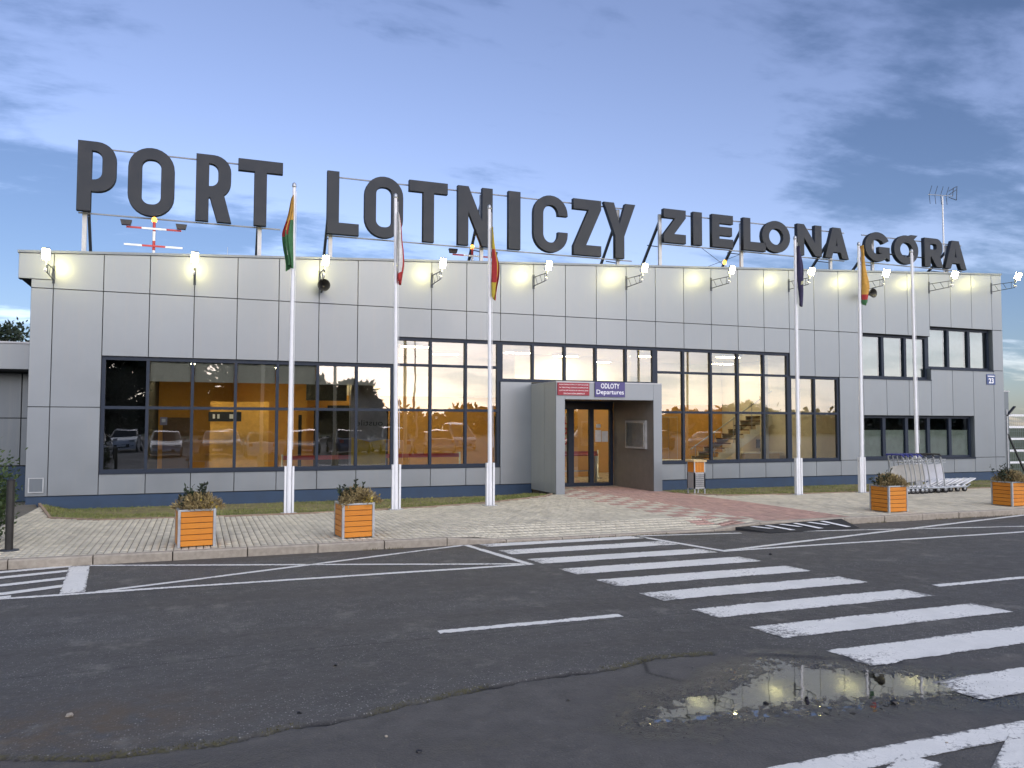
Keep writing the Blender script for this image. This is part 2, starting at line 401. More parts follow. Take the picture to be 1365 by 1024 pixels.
xs = axis(-260, 260, -3.4, 9.0, .022, 25); ys = axis(-60, 12.42, 2.9, 8.2, .022, 10)
XX, YY = np.meshgrid(xs, ys); ZZ = road_z(XX, YY)
def grid_mesh(name, XX, YY, ZZ, mat_, parent=None):
    ny, nx = XX.shape; me = bpy.data.meshes.new(name)
    me.vertices.add(nx*ny); me.vertices.foreach_set('co', np.stack([XX, YY, ZZ], -1).astype(np.float32).ravel())
    i = np.arange(ny-1)[:, None]*nx+np.arange(nx-1)[None, :]
    q = np.stack([i, i+1, i+1+nx, i+nx], -1).reshape(-1, 4)
    me.loops.add(q.size); me.loops.foreach_set('vertex_index', q.ravel().astype(np.int32))
    me.polygons.add(len(q)); me.polygons.foreach_set('loop_start', np.arange(len(q), dtype=np.int32)*4)
    me.polygons.foreach_set('use_smooth', np.ones(len(q), dtype=bool))
    me.update(); me.validate(); me.materials.append(mat_)
    o = bpy.data.objects.new(name, me); col.objects.link(o); o.parent = parent; return o
def vattr(o, nm, arr):
    a = o.data.attributes.new(nm, 'FLOAT', 'POINT'); a.data.foreach_set('value', np.ascontiguousarray(arr, dtype=np.float32).ravel())
road = structure(grid_mesh('road', XX, YY, ZZ, M['asphalt']))
nw = near_w(XX, YY); sy = seam_y(XX); d = np.abs(YY-sy)
vattr(road, 'old', (1-sstep(-.03, .03, YY-sy))*nw)
vattr(road, 'wet', np.clip(1.25*(1-sstep(.05, .60, pud(XX, YY)+.25*(fbm(XX*4, YY*4, 3, 61)-.5)))+.7*np.exp(-((YY-5.02)/.12)**2-((XX+.1)/.9)**2)+.5*np.exp(-((YY-4.72)/.1)**2-((XX-1.5)/.5)**2), 0, 1)*nw)
ck = np.exp(-(d/(.006+.03*vn(XX*4, XX*0, 31)**2))**2)*(XX < 4.1)
ck2 = np.zeros_like(XX)
for (a, b), (c, e) in zip(CRACK2[:-1], CRACK2[1:]):
    L2 = (c-a)**2+(e-b)**2; tt = np.clip(((XX-a)*(c-a)+(YY-b)*(e-b))/L2, 0, 1)
    dd = np.hypot(XX-a-tt*(c-a), YY-b-tt*(e-b)); ck2 = np.maximum(ck2, np.exp(-(dd/.016)**2))
ctr = np.exp(-((YY-7.16-.02*np.sin(XX*2)-.03*(fbm(XX*2, XX*0, 3, 77)-.5))/.012)**2)*.55*(vn(XX*3, XX*0, 55) > .25)*(XX < 6)
vattr(road, 'crack', np.clip(ck+ck2+ctr, 0, 1)*nw)
vattr(road, 'moss', np.exp(-((YY-sy-.02)/.035)**2)*sstep(.42, .62, fbm(XX*1.6, XX*0, 3, 91))*(XX < 4.1)*nw)
vattr(road, 'dirt', (np.exp(-((XX+.7)/.9)**2-((YY-5.9)/.45)**2)*.9+.95*np.exp(-((YY-12.3)/.16)**2))*1.0)

def strip(name, pts, w, parent=road, off=.0045, sx=.035):
    """painted band along a centreline, laid on the road surface"""
    return quadband(name, [(p[0], p[1]) for p in pts], w, parent, off, sx)
def quadband(name, pts, w, parent, off, sx):
    P = np.array(pts, float); seg = np.hypot(*(P[1:]-P[:-1]).T); tot = seg.sum(); n = max(2, int(tot/sx)+1)
    s_ = np.linspace(0, tot, n); cum = np.concatenate([[0], np.cumsum(seg)])
    X0 = np.interp(s_, cum, P[:, 0]); Y0 = np.interp(s_, cum, P[:, 1])
    tx = np.gradient(X0); ty = np.gradient(Y0); l = np.hypot(tx, ty); nx_, ny_ = -ty/l, tx/l
    k = max(2, int(w/sx)+1); o_ = np.linspace(-w/2, w/2, k)
    X = X0[None, :]+nx_[None, :]*o_[:, None]; Y = Y0[None, :]+ny_[None, :]*o_[:, None]
    ed = np.abs(np.linspace(-1, 1, k))[:, None]*np.ones_like(X0)[None, :]
    jit = .006*(vn(X*9, Y*9, 3)-.5)
    ob = grid_mesh(name, X, Y+jit, road_z(X, Y)+off, M['paint'], parent); vattr(ob, 'edge', ed**3); return ob
def poly4(name, a, b, c, d_, parent=road, off=.0045, st=.03):
    """painted quad a,b (left, right at the front) d,c behind"""
    nu = max(3, int(max(math.dist(a, b), math.dist(d_, c))/st)); nv = max(3, int(max(math.dist(a, d_), math.dist(b, c))/st))
    u = np.linspace(0, 1, nu)[None, :]; v = np.linspace(0, 1, nv)[:, None]
    f = lambda i: (a[i]*(1-u)+b[i]*u)*(1-v)+(d_[i]*(1-u)+c[i]*u)*v
    X, Y = f(0), f(1); ed = np.maximum(np.abs(2*u-1)*np.ones_like(v), np.abs(2*v-1)*np.ones_like(u))
    X = X+.02*(vn(Y*20, X*3, 17)-.5)*(np.abs(2*u-1)**6); Y = Y+.014*(vn(X*14, Y*0, 7)-.5)
    ob = grid_mesh(name, X, Y, road_z(X, Y)+off, M['paint'], parent); vattr(ob, 'edge', ed**6); return ob
XL = lambda y: 4.2+.12*(12.4-y); XRr = lambda y: 7.07+.125*(12.4-y)
for i, (ya, yb) in enumerate(((12.06, 12.36), (11.25, 11.68), (10.36, 10.79), (9.47, 9.92), (8.61, 9.06), (7.74, 8.18), (6.88, 7.29), (6.02, 6.46), (5.12, 5.57), (4.22, 4.66))):
    poly4('crosswalk_stripe', (XL(ya), ya), (XRr(ya), ya), (XRr(yb), yb), (XL(yb), yb))
strip('edge_line', [(-30, 10.35), (4.2, 10.38)], .11); strip('edge_line', [(7.45, 10.42), (40, 10.42)], .11)
strip('marking_line', [(-1.35, 12.36), (4.2, 10.44)], .10); strip('marking_line', [(-1.05, 10.41), (3.95, 12.36)], .10)
strip('marking_line', [(3.99, 12.37), (4.28, 10.34)], .12)
strip('marking_line', [(7.05, 12.37), (7.50, 10.38)], .12)
strip('marking_line', [(7.52, 10.45), (16.6, 12.36)], .12); strip('marking_line', [(7.1, 12.34), (9.0, 12.04)], .10); strip('marking_line', [(10.2, 11.86), (17.2, 10.46)], .10); strip('marking_line', [(16.7, 12.36), (26, 11.2)], .1)
poly4('marking_block', (-1.42, 10.42), (-1.16, 10.42), (-1.33, 12.37), (-1.58, 12.37), off=.0065)
for a, b in (((-2.9, 12.04), (-1.55, 12.40)), ((-2.9, 11.55), (-1.5, 12.02)), ((-2.9, 10.90), (-1.47, 11.47)), ((-2.9, 10.27), (-1.43, 10.93)), ((-3.6, 10.2), (-1.9, 10.45))):
    strip('hatch_stripe', [a, b], .17)
strip('centre_dash', [(2.10, 7.31), (4.0, 7.31)], .12); strip('centre_dash', [(8.25, 7.31), (10.9, 7.31)], .12); strip('centre_dash', [(14.5, 7.31), (17.1, 7.31)], .12)
strip('marking_line', [(1.5, 3.73), (8.5, 3.75)], .21)
strip('marking_line', [(3.95, 3.62), (2.6, 2.95)], .22, sx=.03); strip('marking_line', [(4.86, 3.62), (3.4, 2.78)], .24, sx=.03)

# puddle
pcen = PUD.mean(0); mb = MB(); mb.add([(*(p+(p-pcen)/np.linalg.norm(p-pcen)*.30), WATER_Z) for p in PUD], [list(range(len(PUD)))[::-1]])
pd = mb.build('puddle', M['water'], keep=True); structure(pd)
# loose stones in and round the puddle, on the road
def stone(x, y, s, k):
    bm = bmesh.new(); bmesh.ops.create_icosphere(bm, subdivisions=1, radius=s)
    rr = random.Random(k)
    for v in bm.verts: v.co *= rr.uniform(.7, 1.15); v.co.z *= .6
    me = bpy.data.meshes.new('stone'); bm.to_mesh(me); bm.free(); me.materials.append(M['black'] if k % 3 else M['concrete'])
    o = bpy.data.objects.new('stone', me); col.objects.link(o); o.location = (x, y, float(road_z(np.array(x), np.array(y)))+s*.3); return o
ST = [(4.55, 4.40, .034, 'black stone lying in the puddle near its right end'), (3.72, 4.72, .022, 'small dark stone in the left part of the puddle'),
      (4.28, 3.74, .013, 'dark pebble on the white line in front of the puddle'), (1.05, 6.6, .02, 'small pale chip on the asphalt left of the centre dash'),
      (1.25, 4.75, .02, 'small dark pebble on the old asphalt patch'), (1.12, 5.05, .014, 'dark grit pebble just below the asphalt seam'),
      (2.45, 5.25, .017, 'pebble on the old patch left of the puddle'), (.66, 5.62, .018, 'dark pebble above the mossy seam at left'), (-.75, 6.1, .03, 'brown clod of dirt on the road at far left'),
      (7.92, 9.9, .03, 'white scrap on the road beside the crosswalk')]
for k, (x, y, s, lb) in enumerate(ST): tag(stone(x, y, s, k+1), lb, 'stone', 'stones on the road')

# grit washed round the puddle
k = 9000; gx_ = rng0.uniform(2.2, 6.0, k); gy_ = rng0.uniform(3.9, 6.0, k); sd_ = pud(gx_, gy_); kp = (sd_ > -.10) & (sd_ < .5) & (rng0.uniform(0, 1, k) < np.exp(-((sd_-.03)/.2)**2)); gx_, gy_ = gx_[kp], gy_[kp]; k = len(gx_)
gs = rng0.uniform(.003, .0085, k); gz_ = road_z(gx_, gy_); T = []
base_t = np.array([(0, 0, 1.1), (1, 0, -.2), (-.5, .87, -.2), (-.5, -.87, -.2)]); rot = rng0.uniform(0, 6.28, k)
for f_ in ((0, 1, 2), (0, 2, 3), (0, 3, 1)):
    q = base_t[list(f_)]; c_, s_ = np.cos(rot), np.sin(rot)
    T.append(np.stack([np.stack([gx_+gs*(v[0]*c_-v[1]*s_), gy_+gs*(v[0]*s_+v[1]*c_), gz_+gs*v[2]], -1) for v in q], 1))
GRIT = (np.concatenate(T), np.tile(rng0.uniform(0, 1, k), 3))
# ------------------------------------------------------------------ PAVEMENT
def pv_z(x, y):
    drop = sstep(4.0, 4.9, x)*(1-sstep(9.0, 9.6, x))*(1-sstep(12.5, 13.8, y))
    return .12-.085*drop-.02*sstep(15, 20, y)
LE = np.array([(-3.3, 20.9), (-2.95, 19.3), (-2.62, 17.75), (-1.7, 17.0), (1.9, 16.85), (4.5, 17.2), (6.3, 17.75), (8.2, 18.9), (8.6, 19.4), (11.9, 19.4), (12.0, 18.2), (12.6, 17.5), (14.4, 17.25), (16.5, 17.15), (20.5, 17.05), (24, 17.0), (40, 17.0)])
def lawn_edge(x): return np.interp(x, LE[:, 0], LE[:, 1], left=23.4)
pb_x = np.arange(-9, 40.01, .2); pb_y = np.arange(12.55, 21.7, .1)
PX, PY = np.meshgrid(pb_x, pb_y)
PZ = pv_z(PX, PY)-.012
PZ = np.where((PY > lawn_edge(PX)-.06) & ~((PX > 8.75) & (PX < 11.75)), -.3, PZ)
pave = structure(grid_mesh('pavement', PX, PY, PZ, M['sand']))
# pavers (0.1 x 0.2) as real blocks, too small to pick apart
rng = np.random.default_rng(3)
V = []; F = []; C = []
W_, L_ = .1, .2
gx = np.arange(-6.5, 30, W_)
cells = []
for i, x in enumerate(gx):
    y0 = 12.56+(.1 if i % 2 else 0)
    yy = np.arange(y0-.1*(i % 2), 21.6, L_)
    cells.append(np.stack([np.full_like(yy, x), yy], -1))
cells = np.concatenate(cells); cxm = cells[:, 0]+.05; cym = cells[:, 1]+.1
lim = np.where((cxm > 8.95) & (cxm < 11.6), 21.6, lawn_edge(cxm)-.05)
lim = np.where(cxm < -3.3, 19.5+.0*cxm, lim)
keep = (cym < lim) & ~((cxm < -2.0) & (cym > 13.9) & (cxm < -3.2))
cells = cells[keep]; cxm = cxm[keep]; cym = cym[keep]; n = len(cells)
x0 = cells[:, 0]+.003; x1 = cells[:, 0]+W_-.003; y0 = np.maximum(cells[:, 1]+.003, 12.552); y1 = cells[:, 1]+L_-.003
zt = pv_z(cxm, cym)+rng.normal(0, .0012, n); ch = .006; zl = zt-.02
P8 = np.stack([np.stack([x0, y0, zl], -1), np.stack([x1, y0, zl], -1), np.stack([x1, y1, zl], -1), np.stack([x0, y1, zl], -1),
               np.stack([x0+ch, y0+ch, zt], -1), np.stack([x1-ch, y0+ch, zt], -1), np.stack([x1-ch, y1-ch, zt], -1), np.stack([x0+ch, y1-ch, zt], -1)], 1)
fq = np.array([(4,5,6,7),(0,1,5,4),(1,2,6,5),(2,3,7,6),(3,0,4,7)])
Q = (np.arange(n)[:, None, None]*8+fq[None]).reshape(-1, 4)
me = bpy.data.meshes.new('pavers'); me.vertices.add(n*8); me.vertices.foreach_set('co', P8.astype(np.float32).ravel())
me.loops.add(Q.size); me.loops.foreach_set('vertex_index', Q.ravel().astype(np.int32)); me.polygons.add(len(Q)); me.polygons.foreach_set('loop_start', np.arange(len(Q), dtype=np.int32)*4)
path_l = 8.7; path_r = 12.0
inpath = (cxm > path_l) & (cxm < path_r)
chk = ((np.floor((cxm-path_l)/.4)+np.floor((cym-12.5)/.4)) % 2 == 0) & (cxm < path_l+1.25)
red = inpath & ~chk
grey = np.array([.62, .57, .455]); rd = np.array([.50, .315, .26])
cc = np.where(red[:, None], rd, grey)*(rng.uniform(.86, 1.12, n))[:, None]
fc = np.repeat(np.concatenate([cc, np.ones((n, 1))], 1), 5, 0)
a = me.attributes.new('Col', 'FLOAT_COLOR', 'FACE'); a.data.foreach_set('color', fc.astype(np.float32).ravel())
me.update(); me.materials.append(M['paver'])
pvo = bpy.data.objects.new('pavers', me); col.objects.link(pvo); pvo.parent = pave; pvo['kind'] = 'stuff'
# kerb stones
def kerb_h(x): return float(.125-.09*(sstep(4.0, 4.9, np.array(x))*(1-sstep(9.0, 9.6, np.array(x)))))
xk = -8.3
kr = random.Random(5)
while xk < 32:
    xe = xk+.992; h0 = kerb_h(xk); h1 = kerb_h(xe); j = kr.uniform(-.004, .004); b = .018
    vsx = []
    for x, h in ((xk+.004, h0), (xe-.004, h1)):
        vsx += [(x, 12.42+j, -.08), (x, 12.405+j, h-b), (x, 12.405+j+b, h), (x, 12.549+j, h), (x, 12.549+j, -.08)]
    mk = MB(); mk.add(vsx, [(0,1,2,3,4),(9,8,7,6,5),(0,5,6,1),(1,6,7,2),(2,7,8,3),(3,8,9,4),(4,9,5,0)])
    mk.build('kerb_stone', M['concrete'], pave); xk += 1.0
# edging between pavement and lawn
mk = MB()
for (a, b), (c, e) in zip(LE[:-1], LE[1:]):
    if a >= 8.5 and c <= 12.0: continue
    k = max(1, int(math.hypot(c-a, e-b)/.5))
    for i in range(k):
        t0, t1 = i/k, (i+1)/k; mk.bar((a+(c-a)*t0, b+(e-b)*t0, .085), (a+(c-a)*t1, b+(e-b)*t1, .085), .05, .09)
mk.build('lawn_edging', mat('terracotta_edging', (.30,.22,.16), .9, 0, .2), pave)
# striped kerb ramp
kr_ = thing('kerb_ramp', 'black kerb ramp with white diagonal stripes against the kerb', 'ramp', (10.2, 12.1, 0))
mk = MB(); vsx = [(9.15, 12.40, .0), (9.45, 11.83, .006), (11.5, 11.83, .006), (11.6, 12.40, .0), (9.15, 12.40, .06), (9.5, 11.86, .012), (11.5, 11.86, .012), (11.6, 12.40, .115)]
mk.add(vsx, [(3,2,1,0),(4,5,6,7),(0,1,5,4),(1,2,6,5),(2,3,7,6),(3,0,4,7)]); mk.build('ramp_body', M['rubber'], kr_)
rz_ = lambda x, y: .012+(y-11.86)/(12.4-11.86)*((.06+(x-9.15)/2.45*.055)-.012)
for i in range(6):
    xa = 9.62+i*.32; mk = MB(); ln = .22 if i % 2 == 0 else .40
    pts = [(xa-.12+ .16, 12.32-ln), (xa+.0+.16, 12.32-ln), (xa-.10, 12.34), (xa-.20, 12.34)]
    mk.add([(x, y, rz_(x, y)+.006) for x, y in pts], [(0,1,2,3)]); mk.build('ramp_stripe', M['white'], kr_)

# ground beyond and lawn
mb = MB(); mb.add([(-900, 12, -.12), (900, 12, -.12), (900, 2500, -.12), (-900, 2500, -.12)], [(0,1,2,3)])
mb.add([(-900, -900, -.12), (900, -900, -.12), (900, 12, -.12), (-900, 12, -.12)], [(0,1,2,3)])
structure(mb.build('ground', M['earth']))
gxl = np.concatenate([np.arange(-3.3, 8.71, .3), np.arange(11.85, 40, .35)])
mb = MB()
def lawn_z(y, e): return .10-.14*min(1, max(0, (y-e)/2.5))
for xa, xb in list(zip(gxl[:-1], gxl[1:])):
    if xa > 8.4 and xb < 12.1: continue
    ea, eb = float(lawn_edge(xa)), float(lawn_edge(xb))
    for k in range(4):
        t0, t1 = k/4, (k+1)/4
        ya0, ya1 = ea+(21.4-ea)*t0, ea+(21.4-ea)*t1; yb0, yb1 = eb+(21.4-eb)*t0, eb+(21.4-eb)*t1
        mb.add([(xa, ya0, lawn_z(ya0, ea)), (xb, yb0, lawn_z(yb0, eb)), (xb, yb1, lawn_z(yb1, eb)), (xa, ya1, lawn_z(ya1, ea))], [(0,1,2,3)])
lawn = structure(mb.build('lawn', M['lawn_soil']))
# grass blades
ng = 46000
bx = np.concatenate([rng.uniform(-3.2, 8.5, ng//2), rng.uniform(12.0, 30, ng-ng//2)]); e = lawn_edge(bx); by = e+.03+(20.95-e)*rng.uniform(0, 1, ng)
bz = .10-.14*np.clip((by-e)/2.5, 0, 1)
pat = fbm(bx*1.2, by*1.2, 3, 44); kp = rng.uniform(0, 1, ng) < np.clip((pat-.30)*3.2, .12, 1); bx, by, bz, pat = bx[kp], by[kp], bz[kp], pat[kp]; ng = len(bx)
hh = rng.uniform(.02, .055, ng); th = rng.uniform(0, 6.28, ng); ww = .006+.006*rng.uniform(0, 1, ng); lx = rng.normal(0, .03, ng); ly = rng.normal(0, .03, ng)
P3 = np.stack([np.stack([bx-ww*np.cos(th), by-ww*np.sin(th), bz-.01], -1), np.stack([bx+ww*np.cos(th), by+ww*np.sin(th), bz-.01], -1), np.stack([bx+lx, by+ly, bz+hh], -1)], 1)
def tri_mesh(name, P3, colr, mat_, parent=None):
    k = len(P3); n_ = P3.shape[1]; me = bpy.data.meshes.new(name); me.vertices.add(k*n_); me.vertices.foreach_set('co', P3.astype(np.float32).ravel())
    me.loops.add(k*n_); me.loops.foreach_set('vertex_index', np.arange(k*n_, dtype=np.int32)); me.polygons.add(k); me.polygons.foreach_set('loop_start', np.arange(k, dtype=np.int32)*n_)
    a = me.attributes.new('Col', 'FLOAT_COLOR', 'FACE'); a.data.foreach_set('color', np.repeat(np.asarray(colr, dtype=np.float32)[:, None], 4, 1).ravel())
    me.update(); me.materials.append(mat_); o = bpy.data.objects.new(name, me); col.objects.link(o); o.parent = parent; return o
stuff(tri_mesh('grit', GRIT[0], GRIT[1], leaf_mat('wet_grit', (.02,.02,.02), (.12,.115,.105), .35)), 'wet grit scattered round the shore of the puddle', 'grit')
gr = tri_mesh('grass', P3, np.clip(rng.uniform(0, 1, ng)*.6+(.6-pat)*1.2, 0, 1), M['grass']); stuff(gr, 'short patchy grass strip along the blue plinth of the terminal', 'grass')
# weeds and grit at the foot of the kerb
k = 2600; kx = rng.uniform(-5, 24, k); sel = fbm(kx*1.1, kx*0, 4, 123) > .53; kx = kx[sel]; k = len(kx); ky = 12.40-np.abs(rng.normal(0, .02, k)); kh = rng.uniform(.01, .045, k); kl = rng.normal(0, .015, k)
P3 = np.stack([np.stack([kx-.005, ky, 0*kx-.004], -1), np.stack([kx+.005, ky, 0*kx-.004], -1), np.stack([kx+kl, ky-np.abs(kl)*.6, kh], -1)], 1)
stuff(tri_mesh('weeds', P3, rng.uniform(0, 1, k), leaf_mat('dry_weeds', (.05,.045,.02), (.20,.16,.07))), 'dry weeds along the foot of the kerb', 'weeds')
# moss and weeds in the asphalt seam
k = 700; mx_ = rng.uniform(-.6, 4.0, k); sel = fbm(mx_*1.6, mx_*0, 3, 91) > .5; mx_ = mx_[sel]; k = len(mx_); my_ = seam_y(mx_)+rng.normal(.02, .025, k)
hz = rng.uniform(.004, .014, k); wz_ = .004; lx = rng.normal(0, .01, k)
P3 = np.stack([np.stack([mx_-wz_, my_, road_z(mx_, my_)-.004], -1), np.stack([mx_+wz_, my_, road_z(mx_, my_)-.004], -1), np.stack([mx_+lx, my_+lx*.5, road_z(mx_, my_)+hz], -1)], 1)
stuff(tri_mesh('moss', P3, rng.uniform(0, 1, k), leaf_mat('moss', (.03,.032,.01), (.10,.09,.025))), 'moss and weeds growing in the seam of the old asphalt', 'moss')

# ------------------------------------------------------------------ TERMINAL BUILDING
FY = 21.0
def top(x): return 5.84+(x+3.89)*.0519
XJ = [-2.14+.99*k for k in range(21)]+[17.66+1.009*(k-20) for k in range(21, 30)]
BX = thing('terminal_building', 'long silver-clad terminal building with navy window bands and a sloping roofline', 'building', (12, FY, 0))
core = MB(); G = .0075
panel_mb = []
def panel(x0, x1, z0, z1, m_='panel', top0=None, top1=None):
    za, zb = (z1, z1) if top0 is None else (top0, top1)
    mb = MB(); g = G
    mb.prism([(x0+g, z0+g), (x1-g, z0+g), (x1-g, zb-g), (x0+g, za-g)], FY, FY+.035, .004)
    core.prism([(x0, z0), (x1, z0), (x1, zb), (x0, za)], FY+.036, FY+.24)
    return mb.build('cladding_panel', M[m_], BX)
def toprow(x0, x1, z): panel(x0, x1, z, 0, 'panel', top(x0)-.06, top(x1)-.06)
for x0, x1 in ((-3.62, -3.17), (-3.17, -2.14)):
    panel(x0, x1, .264, 2.29); panel(x0, x1, 2.29, 5.0)
    if x0 > -3.5: toprow(x0, x1, 5.0)
panel(-3.62, -3.17, 5.0, 5.2); panel(-3.88, -3.17, 5.2, 0, 'panel', top(-3.88)-.06, top(-3.17)-.06)
for k in range(29):
    x0, x1 = XJ[k], XJ[k+1]
    if k <= 6: panel(x0, x1, .264, .76); panel(x0, x1, 3.49, 5.0)
    elif k <= 9: panel(x0, x1, .264, .76); panel(x0, x1, 4.22, 5.0)
    elif k == 10: panel(x0, 8.70, .264, 3.10); panel(x0, x1, 4.22, 5.0)
    elif k <= 14: panel(x0, x1, 4.22, 5.0)
    elif k <= 19: panel(x0, x1, .264, .76); panel(x0, x1, 4.22, 5.0)
    elif k <= 21: panel(x0, x1, .264, .76); panel(x0, x1, 3.49, 5.0)
    elif k == 22: panel(x0, x1, .264, .76); panel(x0, x1, .76, 3.49); panel(x0, x1, 3.49, 5.0)
    elif k <= 25: panel(x0, x1, .264, .78); panel(x0, x1, 2.24, 3.5)
    elif k <= 27: panel(x0, x1, .264, .78); panel(x0, x1, 2.24, 3.89)
    else: panel(x0, x1, .264, .78); panel(x0, x1, .78, 3.89)
    toprow(x0, x1, 5.36 if k >= 26 else 5.0)
panel(11.86, 12.71, .264, .76)
panel(XJ[29], 27.25, .264, .78); panel(XJ[29], 27.25, .78, 3.89); panel(XJ[29], 27.25, 3.89, 5.36); toprow(XJ[29], 27.25, 5.36)
core.build('wall_core', M['core'], BX)
mb = MB(); mb.box(-3.60, FY+.03, -.1, 8.72, FY+.3, .255); mb.box(11.84, FY+.03, -.1, 27.22, FY+.3, .255); mb.build('plinth', M['plinth'], BX)
mb = MB(); zt0, zt1 = top(-3.9), top(27.27)
mb.prism([(-3.9, zt0-.058), (27.27, zt1-.058), (27.27, zt1), (-3.9, zt0)], FY-.03, FY+.40); mb.build('parapet_cap', M['panel2'], BX)
mb = MB(); mb.prism([(-3.86, 5.215), (-3.62, 5.215), (-3.62, top(-3.62)-.07), (-3.86, top(-3.86)-.07)], FY+.04, 30); mb.build('parapet_return', M['core'], BX)
mb = MB(); mb.add([(-3.6, FY+.25, top(-3.6)-.3), (27.2, FY+.25, top(27.2)-.3), (27.2, 38, top(27.2)-.3), (-3.6, 38, top(-3.6)-.3)], [(0,1,2,3)]); mb.build('roof', M['dsteel'], BX)
mb = MB(); mb.box(-3.61, FY+.26, -.1, -3.45, 38, 5.6); mb.box(27.05, FY+.26, -.1, 27.24, 38, 6.9); mb.box(-3.6, 37.8, -.1, 27.2, 38, 5.6); mb.build('side_wall', M['panel2'], BX)
# windows
def window(x0, x1, z0, z1, mull, trans, y=FY+.05, fwid=.07, parent=None, skip=()):
    mb = MB(); d0, d1 = y, y+.10
    e = .085
    mb.box(x0, d0, z0, x1, d1, z0+e); mb.box(x0, d0, z1-e, x1, d1, z1)
    mb.box(x0, d0, z0+e, x0+e, d1, z1-e); mb.box(x1-e, d0, z0+e, x1, d1, z1-e)
    xs_ = [x0+e]+[q for m_ in mull for q in (m_-fwid/2, m_+fwid/2)]+[x1-e]
    zs_ = [z0+e]+[q for t_ in trans for q in (t_-fwid/2, t_+fwid/2)]+[z1-e]
    for m_ in mull: mb.box(m_-fwid/2, d0-.012, z0+e, m_+fwid/2, d1, z1-e)
    for t_ in trans:
        for i in range(0, len(xs_), 2): mb.box(xs_[i], d0+.003, t_-fwid/2, xs_[i+1], d1, t_+fwid/2)
    w = mb.build('window', M['navy'], BX)
    k = 0
    for i in range(0, len(xs_), 2):
        for j in range(0, len(zs_), 2):
            p = MB(); t_ = random.uniform(-.0012, .0012); u_ = random.uniform(-.0012, .0012)
            a0, a1, b0, b1 = xs_[i]-.01, xs_[i+1]+.01, zs_[j]-.01, zs_[j+1]+.01
            yy = y+.055; p.add([(a0, yy-t_-u_, b0), (a1, yy+t_-u_, b0), (a1, yy+t_+u_, b1), (a0, yy-t_+u_, b1)], [(0,1,2,3)])
            p.build('pane', M['glass'], w, keep=True)
    return w
window(XJ[0], XJ[7], .76, 3.49, XJ[1:7], [2.29])
window(XJ[7], XJ[10], .76, 4.22, XJ[8:10], [2.29, 3.49])
window(XJ[10], XJ[15], 3.10, 4.22, XJ[11:15], [])
window(11.87, XJ[15], .76, 3.10, [], [2.29])
window(XJ[15], XJ[20], .76, 4.22, XJ[16:20], [2.29, 3.49])
window(XJ[20], XJ[22], .76, 3.49, [XJ[21]], [2.29])
window(XJ[23], XJ[26], 3.50, 5.0, XJ[24:26], [], FY+.16, .11)
window(XJ[26], XJ[29], 3.89, 5.36, XJ[27:29], [], FY+.16, .11)
window(XJ[23], XJ[28], .78, 2.24, XJ[24:28], [], FY+.16, .13)
# lighter reveals of the deep windows
mb = MB()
for (x, z0, z1) in ((XJ[26]-.0, 3.5, 3.89), (XJ[29], 3.89, 5.36), (XJ[28], .78, 2.24)):
    mb.box(x-.012, FY+.037, z0, x-.002, FY+.16, z1)
mb.build('window_reveal', M['panel2'], BX)
mb = MB(); mb.box(XJ[23], FY-.03, .735, XJ[28], FY+.15, .775); mb.box(XJ[23], FY-.03, 3.46, XJ[26], FY+.15, 3.495); mb.box(XJ[26], FY-.03, 3.85, XJ[29], FY+.15, 3.885)
mb.box(XJ[0], FY-.02, .735, XJ[10], FY+.045, .757); mb.box(11.9, FY-.02, .735, XJ[22], FY+.045, .757); mb.build('window_sill', M['navy'], BX)
# entrance portal
PT = MB(); vx0, vx1, vy, vz = 8.68, 11.86, 19.3, 3.02
portal = MB().box(vx0+.03, vy+.03, 2.60, vx1-.03, 21.0, vz-.03).build('entrance_portal', M['portal_in'], BX)
def pbox(nm, m_, *a): return MB().box(*a).build(nm, M[m_], portal)
pbox('portal_pier', 'panel', vx0, vy, .10, 8.93, vy+.03, vz); pbox('portal_pier', 'panel', 11.60, vy, .10, vx1, vy+.03, vz)
pbox('portal_lintel', 'panel', 8.935, vy+.001, 2.58, 11.595, vy+.031, vz)
pbox('side_panel', 'portal_side', vx0, vy+.04, .12, vx0+.03, 20.06, vz); pbox('side_panel', 'portal_side', vx0, 20.08, .12, vx0+.03, 20.99, vz)
pbox('side_panel', 'portal_side', vx1-.03, vy+.04, .12, vx1, 20.99, vz)
pbox('inner_wall', 'portal_in', 8.90, vy+.035, .1, 8.94, 21.62, 2.60); pbox('inner_wall', 'portal_in', 11.605, vy+.035, .1, 11.66, 21.62, 2.60)
pbox('portal_roof', 'cap', vx0, vy, vz+.002, vx1, 20.99, vz+.03)
MB().box(8.72, 21.02, 2.60, 11.84, 21.62, 3.09).build('door_header', M['core'], BX)
# sliding doors
DY = 21.62
door = MB()
door.box(8.94, DY, .1, 11.60, DY+.12, .2); door.box(8.94, DY, 2.36, 11.60, DY+.12, 2.60)
for a, b in ((8.94, 9.02), (10.12, 10.30), (10.82, 10.95), (11.50, 11.60), (9.50, 9.62)): door.box(a, DY, .2, b, DY+.12, 2.36)
door = door.build('entrance_door', M['navy'], BX)
for a, b in ((9.02, 9.50), (9.62, 10.12), (10.30, 10.82), (10.95, 11.50)):
    MB().add([(a-.01, DY+.06, .19), (b+.01, DY+.06, .19), (b+.01, DY+.06, 2.37), (a-.01, DY+.06, 2.37)], [(0,1,2,3)]).build('pane', M['glass'], door, keep=True)
MB().box(9.3, DY-.05, 2.40, 11.3, DY-.002, 2.54).build('door_sensor', M['black'], door)
